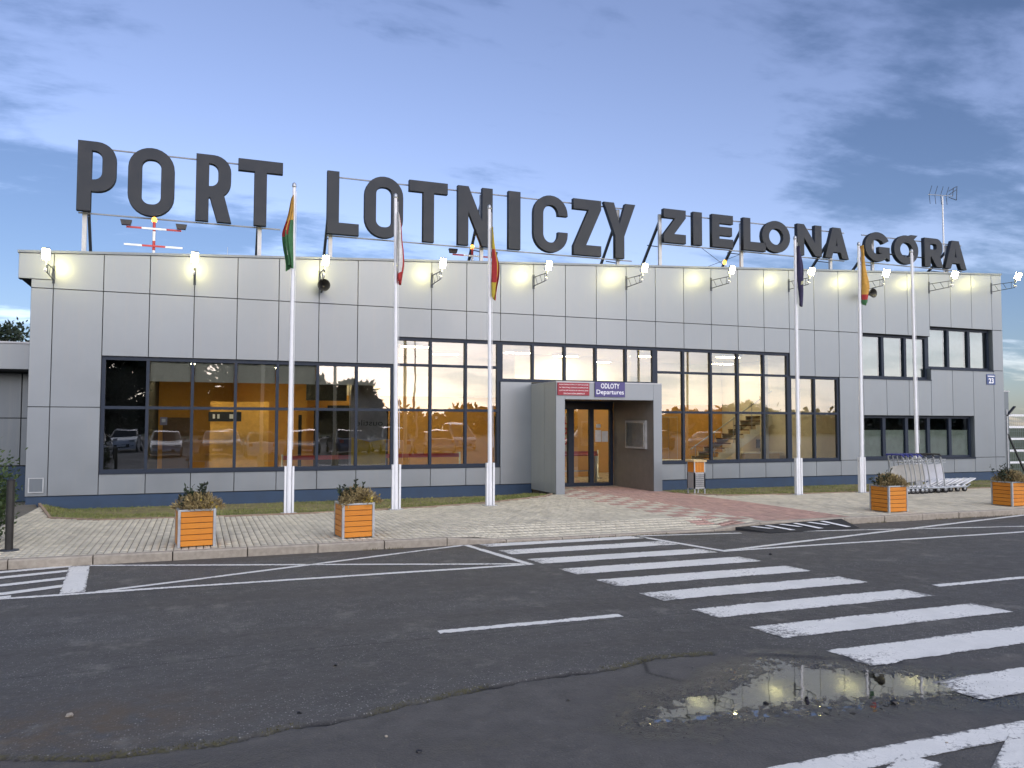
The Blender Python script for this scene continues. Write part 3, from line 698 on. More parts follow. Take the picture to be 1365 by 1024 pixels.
# interior shell
IN = dict(parent=BX)
MB().box(-3.4, FY+.31, -.05, 27.0, 37.7, .1).build('interior_floor', M['floor_tile'], BX)
MB().box(-1.2, FY+.25, 3.62, 4.80, 29, 3.72).build('interior_ceiling', M['cream'], BX)
MB().box(4.82, FY+.25, 4.32, 19.7, 30, 4.42).build('interior_ceiling', M['cream'], BX)
MB().box(4.80, FY+.6, 3.55, 4.815, 29, 4.42).build('interior_bulkhead', M['cream'], BX)
MB().box(-1.2, 26.5, .1, 3.2, 26.65, 3.62).build('interior_wall', M['orange_wall'], BX)
MB().box(3.2, 28.2, .1, 13.2, 28.35, 2.9).build('interior_wall', M['orange_wall'], BX); MB().box(3.2, 28.2, 2.9, 13.2, 28.35, 4.32).build('interior_wall', M['cream'], BX)
MB().box(13.2, 27.5, .1, 19.7, 27.65, 2.7).build('interior_wall', M['orange_wall'], BX); MB().box(13.2, 27.5, 2.7, 19.7, 27.65, 4.32).build('interior_wall', M['cream'], BX)
MB().box(3.1, 26.65, .1, 3.2, 28.2, 3.62).build('interior_wall', M['orange_wall'], BX)
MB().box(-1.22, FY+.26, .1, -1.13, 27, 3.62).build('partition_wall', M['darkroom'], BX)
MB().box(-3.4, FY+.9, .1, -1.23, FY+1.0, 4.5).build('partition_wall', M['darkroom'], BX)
MB().box(19.72, FY+.26, .1, 19.85, 28, 4.4).build('partition_wall', M['cream'], BX)
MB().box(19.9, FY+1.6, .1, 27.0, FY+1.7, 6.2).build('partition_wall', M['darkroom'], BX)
MB().box(19.9, FY+.27, 2.6, 27.0, FY+1.6, 3.2).build('upper_floor', M['cream'], BX)
MB().box(.95, 25.2, .1, 1.02, 26.5, 3.6).build('interior_wall', M['orange_wall'], BX)
MB().box(.30, 24.6, .1, 1.9, 24.75, 2.55).build('interior_wall', mat('light_orange_panel', (.80,.45,.10), .6), BX)
# dark doorways in the back wall
for a, b, h, y in ((-1.0, -.25, 2.1, 26.46), (2.95, 3.05, 2.2, 26.46), (4.1, 6.2, 2.55, 28.16), (10.2, 11.0, 2.2, 28.16)):
    MB().box(a, y-.02, .1, b, y+.03, h).build('interior_doorway', M['wood_brown'] if b < 0 else M['darkroom'], BX)
MB().box(3.3, 25.4, .1, 5.0, 25.5, 2.35).build('interior_screen', M['darkroom'], BX)
MB().box(3.0, 24.9, 2.62, 4.2, 25.0, 3.2).build('interior_screen', M['darkroom'], BX)
# roller blinds behind the left window band
for i in range(1, 7):
    MB().box(XJ[i]+.045, FY+.19, 2.93, XJ[i+1]-.045, FY+.197, 3.45).build('roller_blind', M['blind'], BX)
# office blinds
for i in range(23, 26): MB().box(XJ[i]+.05, FY+.34, 3.55, XJ[i+1]-.05, FY+.35, 4.95).build('office_blind', M['teal_blind'], BX)
for i in range(26, 29): MB().box(XJ[i]+.05, FY+.34, 3.95, XJ[i+1]-.05, FY+.35, 5.30).build('office_blind', M['teal_blind'], BX)
frost = mat('frosted_film', (.62,.76,.70), .5)
for i in range(23, 28): MB().box(XJ[i]+.06, FY+.235, .86, XJ[i+1]-.06, FY+.24, 1.75).build('frosted_film', frost, BX)
# staircase
stx, stz, n_st = 16.3, .10, 20
sm = MB(); zz_ = []
for y in (24.45, 25.75):
    pts = [(stx-.05, stz), (stx+.35, stz)]
    ptop = []
    for i in range(n_st):
        ptop += [(stx+i*.27, stz+i*.165), (stx+i*.27, stz+(i+1)*.165)]
    loop = [(stx+.32, stz), (stx+n_st*.27, stz+n_st*.165-.2)]+[(stx+n_st*.27, stz+n_st*.165)]+ptop[::-1]
    n_ = len(loop); vs_ = [(a, y, b) for a, b in loop]+[(a, y+.06, b) for a, b in loop]
    fs_ = [(i, (i+1) % n_, n_+(i+1) % n_, n_+i) for i in range(n_)]; sm.add(vs_, fs_)
    # faces of the stringer as strips under each step
    for i in range(n_st):
        xa = stx+i*.27; zb0 = max(stz, stz+(i-1.2)*.165-.05); zb1 = max(stz, stz+(i-.2)*.165-.05); zt_ = stz+(i+1)*.165
        for yy in (y, y+.06): sm.add([(xa, yy, zb0), (xa+.27, yy, zb1), (xa+.27, yy, zt_), (xa, yy, zt_)], [(0,1,2,3)])
stair = sm.build('staircase', M['cream'], BX)
for i in range(n_st): MB().box(stx+i*.27-.02, 24.51, stz+(i+1)*.165-.04, stx+(i+1)*.27, 25.75, stz+(i+1)*.165).build('stair_tread', M['wood_brown'], stair)
hr = MB(); hr.tube((stx-.1, 24.48, 1.05), (stx+n_st*.27, 24.48, stz+n_st*.165+.95), .022)
for i in range(0, n_st, 3): hr.tube((stx+i*.27+.1, 24.48, stz+(i+1)*.165), (stx+i*.27+.1, 24.48, stz+(i+.8)*.165+1.0), .014)
hr.build('handrail', M['steel'], stair)
# ceiling lamps (lit)
LP = [(-.2, 23.4, 3.6, 'behind the second and third bays of the left window band'), (2.4, 24.2, 3.6, 'behind the dark screens of the left window band'), (6.0, 23.6, 4.3, 'behind the tall panes left of the entrance, nearest the glass'), (7.6, 25.8, 4.3, 'deep in the hall left of the entrance'), (9.6, 24.4, 4.3, 'above the entrance doors, left one'), (11.6, 25.0, 4.3, 'above the entrance doors, right one'),
      (14.0, 24.0, 4.3, 'above the plywood counter right of the entrance'), (16.9, 23.2, 4.3, 'in front of the staircase, added to light its side'), (18.6, 25.9, 4.3, 'beyond the staircase at the right end of the hall'), (5.0, 27.0, 4.3, 'deep in the hall behind the sail banner'), (13.8, 26.8, 4.3, 'deep in the hall behind the tall cabinet')]  # the lamp before the staircase is added to brighten the stringer
for i, (x, y, z, lb) in enumerate(LP):
    lt = thing('ceiling_lamp', 'lit warm ceiling lamp '+lb, 'lamp', (x, y, z), 'ceiling lamps in the hall')
    MB().box(x-.45, y-.16, z-.07, x+.45, y+.16, z+.015).build('housing', M['white'], lt)
    MB().box(x-.41, y-.12, z-.082, x+.41, y+.12, z-.071).build('diffuser', M['ceil_lamp'], lt)

# ------------------------------------------------------------------ text helper
def text_mb(body, w=None, h=None, spacing=1.0, bold=.0):
    cu = bpy.data.curves.new('t', 'FONT'); cu.body = body; cu.size = 1; cu.align_x = 'CENTER'; cu.space_character = spacing; cu.offset = bold; cu.resolution_u = 3
    o = bpy.data.objects.new('t', cu); col.objects.link(o)
    me = bpy.data.meshes.new_from_object(o.evaluated_get(bpy.context.evaluated_depsgraph_get()))
    bpy.data.objects.remove(o); vs_ = [v.co.copy() for v in me.vertices]; fs_ = [tuple(p.vertices) for p in me.polygons]; bpy.data.meshes.remove(me)
    if not vs_: return [], []
    x0 = min(v.x for v in vs_); x1 = max(v.x for v in vs_); y0 = min(v.y for v in vs_); y1 = max(v.y for v in vs_)
    return [((v.x-(x0+x1)/2)/(x1-x0), (v.y-(y0+y1)/2)/(y1-y0)) for v in vs_], fs_
def put_text(name, body, cx_, y, cz_, w, h, mat_, parent, bold=.0, mirror=False, spacing=1.0):
    vs_, fs_ = text_mb(body, spacing=spacing, bold=bold)
    mb = MB(); mb.add([(cx_+(-a if mirror else a)*w, y, cz_+b*h) for a, b in vs_], fs_); return mb.build(name, mat_, parent)
def plate(name, label, cat, x0, x1, z0, z1, y, m_, th=.025):
    t = thing(name, label, cat, ((x0+x1)/2, y, z0)); MB().prism([(x0, z0), (x1, z0), (x1, z1), (x0, z1)], y-th, y-.002, .003).build('board', m_, t); return t
wtxt = mat('white_lettering', (.82,.83,.85), .5, 0, .03)
s1 = plate('border_post_sign', 'red sign board with four lines of white lettering on the entrance lintel', 'sign', 8.71, 9.63, 2.68, 3.01, 19.29, mat('crimson_board', (.28,.014,.03), .45))
for i, b in enumerate(('PLACÓWKA STRAŻY GRANICZNEJ', 'W ZIELONEJ GÓRZE-BABIMOŚCIE', 'LOTNICZE PRZEJŚCIE GRANICZNE', 'ZIELONA GÓRA-BABIMOST')):
    put_text('lettering', b, 9.175+(.012 if i == 3 else 0), 19.262, 2.962-i*.077, .84 if i < 3 else .62, .047, wtxt, s1, .0)
s2 = plate('departures_sign', 'purple-blue ODLOTY Departures sign above the entrance doors', 'sign', 9.80, 10.70, 2.65, 3.05, 19.29, mat('violet_board', (.06,.05,.18), .45))
put_text('lettering', 'ODLOTY', 10.25, 19.262, 2.945, .56, .135, wtxt, s2, .012); put_text('lettering', 'Departures', 10.25, 19.262, 2.765, .82, .155, wtxt, s2, .008)
s3 = plate('house_number_plate', 'small blue house number plate reading 23 at the right end of the facade', 'sign', 26.37, 26.80, 3.38, 3.75, 20.998, mat('plate_blue', (.04,.07,.20), .4), .02)
put_text('lettering', '23', 26.585, 20.975, 3.52, .25, .19, wtxt, s3, .03); MB().box(26.42, 20.974, 3.665, 26.75, 20.976, 3.70).build('street_name_line', wtxt, s3)
s4 = thing('service_hatch', 'small square service hatch low on the left end of the silver facade', 'hatch', (-3.4, 20.99, .38))
MB().prism([(-3.54, .36), (-3.25, .36), (-3.25, .68), (-3.54, .68)], 20.975, 20.998, .004).build('hatch_door', M['panel2'], s4)
mb = MB()
for (a, b, c, e) in ((-3.55, .35, -3.24, .375), (-3.55, .665, -3.24, .69), (-3.55, .375, -3.525, .665), (-3.265, .375, -3.24, .665)): mb.box(a, 20.965, b, c, 20.974, e)
mb.build('hatch_frame', M['steel'], s4)
nb = thing('notice_case', 'grey glazed notice case on the right inner wall of the entrance portal', 'notice board', (11.57, 20.2, 1.25))
MB().box(11.54, 19.66, 1.24, 11.604, 20.78, 2.03).build('case', mat('notice_case_alu', (.45,.45,.44), .4, .3), nb); MB().box(11.532, 19.72, 1.30, 11.538, 20.72, 1.97).build('paper', mat('faded_paper', (.85,.85,.82), .8), nb)
MB().add([(11.528, 19.72, 1.30), (11.528, 20.72, 1.30), (11.528, 20.72, 1.97), (11.528, 19.72, 1.97)], [(3,2,1,0)]).build('pane', glass_mat('case_glass', (.92,.94,.93), 1.45), nb, keep=True)

# ------------------------------------------------------------------ things inside the hall
def simple(name, label, cat, loc): return thing(name, label, cat, loc)
t = simple('information_sign', 'black hanging sign with white pictograms seen through the left windows', 'sign', (.68, 24.2, 2.0))
MB().box(.25, 24.15, 1.98, 1.12, 24.2, 2.25).build('board', M['black'], t)
for a, b in ((.36, .06), (.48, .06), (.80, .1)): MB().box(a, 24.14, 2.06, a+b, 24.148, 2.18).build('pictogram', wtxt, t)
t = simple('notice_sheet', 'white notice sheet with blue square mark on the glass of the second left bay', 'notice', (-.78, 21.25, 1.8))
MB().box(-.87, 21.23, 1.88, -.71, 21.235, 2.07).build('sheet', mat('violet_notice', (.30,.30,.42), .6), t); MB().box(-.83, 21.226, 1.95, -.75, 21.229, 2.03).build('mark', wtxt, t)
t = simple('sail_banner', 'grey and yellow sail banner with curved top and mirrored lettering in the hall', 'banner', (4.35, 22.6, .1))
out = [(3.92, .35), (4.95, .35)]+[(4.95+0*i, .35+.2*i) for i in range(1, 9)]+[(4.9-.01*i*i*.9, 2.0+.17*i) for i in range(1, 9)]+[(4.15, 3.30), (4.0, 3.1), (3.93, 2.6)]
MB().prism([(a, b) for a, b in [(3.92, .35), (4.93, .35), (4.95, 2.2), (4.80, 2.6), (4.55, 2.95), (4.3, 3.2), (4.1, 3.30), (3.96, 3.1), (3.92, 2.7)]], 22.6, 22.612).build('cloth', mat('grey_banner_cloth', (.33,.33,.37), .7), t)
MB().prism([(3.95, .38), (4.9, .38), (4.92, 1.5), (4.45, 1.42), (3.95, 1.55)], 22.592, 22.598).build('yellow_field', mat('yellow_print', (.60,.42,.03), .7), t)
put_text('lettering', 'oustile', 4.45, 22.59, 1.95, .75, .16, M['dsteel'], t, .0, True)
MB().tube((3.9, 22.61, .1), (3.9, 22.61, 3.2), .012).build('pole', M['steel'], t); MB().box(3.6, 22.3, .1, 4.3, 22.9, .13).build('foot', M['black'], t)
def belt(name, label, x0, x1, y):
    t = thing(name, label, 'barrier', ((x0+x1)/2, y, .1), 'belt barriers in the hall'); n_ = max(2, int((x1-x0)/1.6)+1)
    for i in range(n_):
        x = x0+(x1-x0)*i/(n_-1); MB().lathe([(.16, .1), (.16, .12), (.03, .14), (.03, 1.05), (.0, 1.06)], (x, y, 0), 12).build('post', M['steel'], t)
    MB().box(x0, y-.006, .90, x1, y+.006, 1.02).build('belt', M['red'], t)
belt('belt_barrier', 'red belt barrier behind the dark left windows', 2.2, 4.7, 23.6); belt('belt_barrier', 'red belt barrier behind the window left of the entrance', 4.9, 7.6, 24.2); belt('belt_barrier', 'red belt barrier seen through the entrance doors', 9.4, 12.6, 24.6)
t = simple('counter', 'plywood counter with a pale top behind the window right of the entrance', 'counter', (14.6, 23.2, .1))
MB().box(13.2, 22.7, .1, 15.6, 23.2, .72).build('front', M['ply'], t); MB().box(13.1, 22.6, .72, 15.7, 23.25, .77).build('top', M['cream'], t)
t = simple('tall_cabinet', 'light orange wooden cabinet standing beside the white staircase', 'cabinet', (15.2, 24.4, .1))
MB().box(14.75, 24.2, .1, 15.5, 24.7, 2.2).build('body', M['ply'], t); MB().box(14.79, 24.18, .15, 15.11, 24.199, 2.15).build('door', M['orange_wall'], t); MB().box(15.14, 24.18, .15, 15.46, 24.199, 2.15).build('door', M['orange_wall'], t)
t = simple('reception_desk', 'orange wooden desk under the stairs behind the right windows', 'desk', (18.7, 24.0, .1))
MB().box(18.0, 23.8, .1, 19.5, 24.2, .9).build('front', M['ply'], t); MB().box(17.9, 23.7, .9, 19.6, 24.3, .95).build('top', M['cream'], t)
t = simple('monitor', 'dark monitor standing on the desk under the stairs', 'monitor', (18.9, 24.0, .95))
MB().box(18.65, 24.0, 1.08, 19.15, 24.03, 1.4).build('screen', M['black'], t); MB().box(18.86, 23.95, .95, 18.94, 24.08, 1.08).build('stand', M['black'], t)
for x, nm in ((12.9, 'left'), (17.9, 'right')):
    t = simple('column', 'pale round column in the hall '+('beside the entrance' if nm == 'left' else 'in front of the right windows'), 'column', (x, 22.6, .1))
    MB().lathe([(.14, .1), (.14, 4.32)], (x, 22.6, 0), 20).build('shaft', M['cream'], t); MB().lathe([(.18, .1), (.18, .25)], (x, 22.6, 0), 20).build('base', M['steel'], t)
t = simple('poster', 'framed poster with red block lettering on the orange wall behind the doors', 'poster', (11.6, 25.6, .9))
MB().box(11.2, 25.55, .9, 12.1, 25.6, 2.3).build('frame', mat('poster_paper', (.42,.33,.28), .6), t)
for i, b in enumerate(('KEL', 'TO', 'PO')): put_text('lettering', b, 11.65, 25.54, 2.05-i*.36, .6, .26, M['red'], t, .03)
MB().box(10.0, 25.62, .1, 13.1, 25.75, 2.9).build('interior_wall', M['orange_wall'], BX); MB().box(10.0, 25.62, 2.9, 13.1, 25.75, 4.31).build('interior_wall', M['cream'], BX)
t = simple('notice_sheet', 'white notice sheets taped to the right entrance door pane', 'notice', (11.2, 21.7, 1.3))
for a, b, c, e in ((11.02, 1.40, 11.22, 1.75), (11.24, 1.40, 11.45, 1.72), (11.05, 1.82, 11.2, 1.93)): MB().box(a, 21.672, b, c, 21.675, e).build('sheet', mat('paper_white', (.7,.7,.68), .8), t)
t = simple('bench', 'grey metal bench behind the entrance doors', 'bench', (11, 23.4, .1))
MB().box(10.5, 23.2, .92, 11.9, 23.6, .97).build('top', M['red'], t)
for x in (10.55, 11.85): MB().box(x-.03, 23.25, .1, x+.03, 23.55, .92).build('leg', M['steel'], t)
MB().box(10.55, 23.38, .42, 11.85, 23.42, .46).build('rail', M['steel'], t)

# ------------------------------------------------------------------ ROOFTOP LETTERS
def arc(cx_, cz_, rx, rz, a0, a1, n=7): return [(cx_+rx*math.cos(R(a0+(a1-a0)*i/n)), cz_+rz*math.sin(R(a0+(a1-a0)*i/n))) for i in range(n+1)]
def rr(x0, z0, x1, z1, rx, rz=None):
    rz = rx if rz is None else rz
    return arc(x1-rx, z1-rz, rx, rz, 0, 90)+arc(x0+rx, z1-rz, rx, rz, 90, 180)+arc(x0+rx, z0+rz, rx, rz, 180, 270)+arc(x1-rx, z0+rz, rx, rz, 270, 360)
def glyph(ch, w, h, s):
    if ch == 'I': return [[(0,0),(w,0),(w,h),(0,h)]]
    if ch == 'L': return [[(0,0),(w,0),(w,s),(s,s),(s,h),(0,h)]]
    if ch == 'T': a = (w-s)/2; return [[(a,0),(a+s,0),(a+s,h-s),(w,h-s),(w,h),(0,h),(0,h-s),(a,h-s)]]
    if ch == 'E': b = (h-3*s)/2; return [[(0,0),(w,0),(w,s),(s,s),(s,s+b),(w*.95,s+b),(w*.95,2*s+b),(s,2*s+b),(s,h-s),(w,h-s),(w,h),(0,h)]]
    if ch == 'N': k = s*1.12; return [[(0,0),(s,0),(s,h*.60),(w-s*1.02,0),(w,0),(w,h),(w-s,h),(w-s,h*.40),(s*1.02,h),(0,h)]]
    if ch == 'Z': return [[(0,0),(w,0),(w,s),(s*1.35,s),(w,h-s*.9),(w,h),(0,h),(0,h-s),(w-s*1.35,h-s),(0,s*.9)]]
    if ch == 'Y': a = (w-s)/2; return [[(a,0),(a+s,0),(a+s,h*.40),(w,h),(w-s*1.12,h),(w/2,h*.60),(s*1.12,h),(0,h),(a,h*.40)]]
    if ch == 'A':
        q = s*.30; b0, b1 = h*.20, h*.20+s*.78; sl = (w/2-q-0)/h
        ix = lambda z: s*.98+sl*z
        return [[(0,0),(s*.98,0),(ix(b0)-.0,b0),(w-ix(b0),b0),(w-s*.98,0),(w,0),(w/2+s*.62,h),(w/2-s*.62,h)], [(ix(b1)+.03,b1),(w-ix(b1)-.03,b1),(w/2,h*.78)]]
    if ch in 'PR':
        zb = h*.285 if ch == 'P' else h*.36; r = min(.42, (h-zb)*.42); ri = max(.05, r-s*.75)
        hole = [(s, zb+s*.95)]+arc(w-s-ri, zb+s*.95+ri, ri, ri, 270, 360, 5)+arc(w-s-ri, h-s*.72-ri, ri, ri, 0, 90, 5)+[(s, h-s*.72)]
        if ch == 'P': return [[(0,0),(s,0),(s,zb)]+arc(w-r, zb+r, r, r, 270, 360)+arc(w-r, h-r, r, r, 0, 90)+[(0,h)], hole]
        return [[(0,0),(s,0),(s,zb-.0),(s*1.15,zb),(w-s*1.05,0),(w*1.02,0),(w-s*.95+.12,zb+.06)]+arc(w-r, zb+r, r, r, 300, 360)+arc(w-r, h-r, r, r, 0, 90)+[(0,h)], hole]
    if ch == 'O':
        r = min(w*.5, h*.5); 
        if h > w*1.2: return [rr(0, 0, w, h, w*.5, w*.5), rr(s, s*.95, w-s, h-s*.95, (w-2*s)*.44, (w-2*s)*.44)]
        return [rr(0, 0, w, h, w*.5, h*.5), rr(s, s*.92, w-s, h-s*.92, (w-2*s)*.5, (h-1.84*s)*.5)]
    if ch in 'CG':
        rx, rz = (w*.5, w*.5) if h > w*1.2 else (w*.5, h*.5); ix_, iz = max(.05, rx-s), max(.05, rz-s*.92)
        zu, zl = h*.66, h*.36
        o_ = [(w, zu)]+([(w, h-rz)] if h-rz > zu else [])
        if h > w*1.2:
            outer = [(w, zu)]+arc(w-rx, h-rz, rx, rz, 0, 90)+arc(rx, h-rz, rx, rz, 90, 180)+arc(rx, rz, rx, rz, 180, 270)+arc(w-rx, rz, rx, rz, 270, 360)+[(w, zl)]
            inner = [(w-s, zl)]+arc(w-s-ix_, s*.92+iz, ix_, iz, 0, -90)+arc(s+ix_, s*.92+iz, ix_, iz, 270, 180)+arc(s+ix_, h-s*.92-iz, ix_, iz, 180, 90)+arc(w-s-ix_, h-s*.92-iz, ix_, iz, 90, 0)+[(w-s, zu)]
            return [outer+inner]
        outer = arc(w/2, h/2, rx, rz, 28, 308, 26)
        inner = arc(w/2, h/2, ix_, iz, 308, 28, 22)
        if ch == 'G': 
            outer = arc(w/2, h/2, rx, rz, 28, 315, 28)+[(w*.98, .06), (w*.98, h*.50), (w*.56, h*.50), (w*.56, h*.50-s*.75), (w-s*1.05, h*.50-s*.75)]
            inner = arc(w/2, h/2, ix_, iz, 312, 28, 22)
        return [outer+inner]
def letter_mesh(loops, depth):
    cu = bpy.data.curves.new('g', 'CURVE'); cu.dimensions = '2D'; cu.fill_mode = 'BOTH'; cu.extrude = depth/2-.01; cu.bevel_depth = .01; cu.bevel_resolution = 1
    for lp in loops:
        clean = []
        for p in lp:
            if not clean or math.dist(p, clean[-1]) > .004: clean.append(p)
        if math.dist(clean[0], clean[-1]) < .004: clean.pop()
        sp = cu.splines.new('POLY'); sp.points.add(len(clean)-1); sp.use_cyclic_u = True
        for q, p in zip(sp.points, clean): q.co = (p[0], p[1], 0, 1)
    o = bpy.data.objects.new('g', cu); col.objects.link(o)
    me = bpy.data.meshes.new_from_object(o.evaluated_get(bpy.context.evaluated_depsgraph_get())); bpy.data.objects.remove(o)
    me.transform(Matrix.Rotation(R(90), 4, 'X')); return me
LY = 22.0
WORDS = {
 'PORT': ('first and leftmost rooftop word PORT in tall slate letters', 7.10, 1.71, .295, [('P', -2.87, .84), ('O', -1.75, 1.05), ('R', -.18, .83), ('T', .84, 1.10)], [-2.72, 1.40]),
 'LOTNICZY': ('rooftop word LOTNICZY in tall slate letters', 7.05, 1.70, .30, [('L', 3.12, .84), ('O', 4.13, 1.06), ('T', 5.38, 1.10), ('N', 6.80, 1.04), ('I', 8.35, .36), ('C', 9.14, 1.10), ('Z', 10.45, .92), ('Y', 11.48, 1.08)], [3.25, 7.6, 12.1]),
 'ZIELONA': ('rooftop word ZIELONA in shorter slate letters', 7.69, 1.06, .27, [('Z', 13.60, .80), ('I', 14.69, .32), ('E', 15.41, .80), ('L', 16.63, .88), ('O', 17.38, 1.14), ('N', 18.84, 1.02), ('A', 20.02, 1.02)], [13.62, 16.75, 20.5]),
 'GORA': ('last and rightmost rooftop word GÓRA in shorter slate letters', 7.72, 1.04, .27, [('G', 21.80, 1.14), ('O', 23.14, 1.14), ('R', 24.60, .86), ('A', 25.60, 1.06)], [22.4, 26.0]),
}
for wname, (lab, z0, h, s, letters, posts) in WORDS.items():
    xa, xb = letters[0][1], letters[-1][1]+letters[-1][2]
    t = thing('rooftop_word_sign', lab, 'sign', ((xa+xb)/2, LY, top((xa+xb)/2)-.3), 'rooftop letter signs')
    for ch, x, w in letters:
        me = letter_mesh(glyph(ch, w, h, s), .16); me.materials.append(M['letter'])
        o = bpy.data.objects.new('letter', me); col.objects.link(o); o.parent = t; o.location = Vector((x, LY, z0))-t.location
    if wname == 'GORA':
        me = letter_mesh([[(.55, .86), (.78, .80), (1.10, 1.07), (.80, 1.07)]], .16); me.materials.append(M['letter'])
        o = bpy.data.objects.new('accent', me); col.objects.link(o); o.parent = t; o.location = Vector((23.14, LY-.006, z0))-t.location
    for z in (z0-.03, z0+h-.10): MB().box(xa+.02, LY+.10, z-.016, xb-.02, LY+.132, z+.016).build('rail', M['rail'], t)
    for x in posts:
        zr = top(x)-.32
        MB().box(x-.05, LY+.18, zr, x+.05, LY+.26, z0+h-.12).build('post', M['cap'], t)
        MB().bar((x, LY+.24, z0+h-.35), (x, LY+2.0, zr), .07, .07).build('brace', M['dsteel'], t)
        MB().bar((x, LY+.24, z0-.1), (x, LY+.98, z0+.1), .03, .03).build('strut', M['dsteel'], t)
    if wname == 'ZIELONA':
        MB().tube((15.2, LY+.2, 7.66), (18.2, LY+1.6, 6.85), .008, n=5).build('stay_wire', M['dsteel'], t); MB().tube((16.9, LY+.2, 7.66), (14.6, LY+1.6, 6.7), .008, n=5).build('stay_wire', M['dsteel'], t)

# ------------------------------------------------------------------ FLOODLIGHTS on arms
FL = [-3.17]+[XJ[k] for k in (2, 5, 8, 11, 14, 17, 20, 23, 26, 29)]
NTH = ['first', 'second', 'third', 'fourth', 'fifth', 'sixth', 'seventh', 'eighth', 'ninth', 'tenth', 'last']
for i, x in enumerate(FL):
    zt = top(x); zr = zt-.48
    t = thing('facade_floodlight', 'lit floodlight on a lattice arm, %s from the left along the roof edge' % NTH[i], 'floodlight', (x, FY, zr), 'floodlights along the roof edge')
    a = MB(); e = (x, 20.08, zr+.02); e2 = (x, 20.10, zr-.18)
    a.tube((x, FY, zr+.05), e, .011, n=6); a.tube((x, FY, zr-.2), e2, .011, n=6); a.tube((x, FY, zr+.1), (x, FY, zr-.25), .014, n=6); a.tube(e, e2, .011, n=6)
    for q in (.15, .5, .85):
        y0 = FY+(20.08-FY)*q; a.tube((x, y0, zr+.04), (x, y0-.15*(1 if q < .8 else 0), zr-.19), .008, n=5)
    a.box(x-.03, FY-.015, zr-.28, x+.03, FY+.002, zr+.13)
    a.build('arm', M['dsteel'], t)
    hd = MB(); c0 = Vector((x, 20.02, zr+.08)); d_ = Vector((0, -.42, .9)).normalized()
    hd.bar(c0, c0+d_*.27, .16, .07); hd.box(x-.012, 20.03, zr-.02, x+.012, 20.09, zr+.12)
    hd.build('lamp_head', M['steel'], t)
    n_ = d_.cross(Vector((1, 0, 0))).normalized()
    if n_.y > 0: n_ = -n_
    lz = MB(); q0 = c0+d_*.03+n_*.055; lz.bar(q0, q0+d_*.21, .13, .03); q1 = c0+d_*.05-n_*.05; lz.bar(q1, q1+d_*.2, .12, .02)
    lz.build('lens', M['lamp'], t)
    MB().bar((x-.02, 20.12, zr-.1), (x-.02, 20.02, zr-.16), .05, .05).build('junction_box', M['white'], t)

# horn loudspeakers
for x, z, lb in ((2.86, 5.40, 'black horn loudspeaker on the wall under the third floodlight'), (20.72, 6.28, 'black horn loudspeaker on the wall under the ninth floodlight')):
    t = thing('horn_loudspeaker', lb, 'loudspeaker', (x, FY, z-.1), 'wall loudspeakers')
    MB().lathe([(.05, 20.86), (.045, 20.74), (.07, 20.68), (.115, 20.60), (.155, 20.54), (.16, 20.53), (.145, 20.535), (.06, 20.66), (.02, 20.70)], (x, 0, z), 18, axis='y').build('horn', M['black'], t)
    MB().lathe([(.06, 20.99), (.07, 20.92), (.055, 20.85)], (x, 0, z), 14, axis='y').build('driver', M['steel'], t)
    MB().bar((x, 20.99, z-.12), (x, 20.8, z-.05), .04, .02).build('bracket', M['dsteel'], t)

# ------------------------------------------------------------------ ROOF MASTS
def mast(label, x, y, zb, zt, bars):
    t = thing('warning_light_mast', label, 'mast', (x, y, zb), 'roof warning light masts')
    n_ = 5
    for i in range(n_): MB().tube((x, y, zb+(zt-zb)*i/n_), (x, y, zb+(zt-zb)*(i+1)/n_), .035, n=10).build('mast_section', M['red'] if i % 2 == 0 else M['white'], t)
    for z, w, order, lamps in bars:
        q = [-w, -w*.45, w*.45, w] if order else [-w, -w*.4, w*.4, w]
        for k, (a, b) in enumerate(zip(q[:-1], q[1:])): MB().box(x+a, y-.055, z-.022, x+b, y-.036, z+.022).build('bar_section', M['red'] if (k % 2 == 0) == order else M['white'], t)
        if lamps:
            for s_ in (-1, 1):
                lm = MB(); lm.prism([(x+s_*w-.10, z+.03), (x+s_*w+.10, z+.03), (x+s_*w+.13, z+.15), (x+s_*w-.13, z+.15)], y-.16, y-.04); lm.build('lamp_housing', M['black'], t)
    MB().lathe([(.05, zt), (.06, zt+.02), (.055, zt+.09), (.02, zt+.12)], (x, y, 0), 12).build('beacon', M['beacon'], t)
mast('red and white warning light mast with two black lamps below the O of PORT', -1.12, 21.62, 5.7, 6.88, ((6.70, .62, True, True), (6.27, .66, False, False)))
mast('red and white warning light mast with two black lamps below the N of LOTNICZY', 7.45, 22.6, 6.1, 7.1, ((6.88, .62, True, True),))
t = thing('warning_beacon', 'small amber warning beacon on the roof edge below the E of ZIELONA', 'beacon', (16.36, 22.6, 6.6)); MB().tube((16.36, 22.6, 6.6), (16.36, 22.6, 7.3), .02).build('stem', M['steel'], t); MB().lathe([(.05, 7.3), (.06, 7.33), (.05, 7.42), (.01, 7.45)], (16.36, 22.6, 0), 12).build('beacon_dome', M['beacon'], t)
t = thing('lightning_rod', 'thin lightning rod on the roof to the right of the first mast', 'rod', (.62, 22.6, 5.7)); MB().tube((.62, 22.6, 5.6), (.62, 22.6, 6.6), .010, .005, n=6).build('rod', M['steel'], t); MB().lathe([(.1, 5.6), (.1, 5.72)], (.62, 22.6, 0), 10).build('base', M['concrete'], t)
t = thing('tv_aerial', 'yagi television aerial on a tall thin mast at the right end of the roof', 'aerial', (27.25, 23.4, 7.0)); ax, ay = 27.25, 23.4
MB().tube((ax, ay, 7.0), (ax, ay, 10.95), .035, .028).build('mast', M['white'], t)
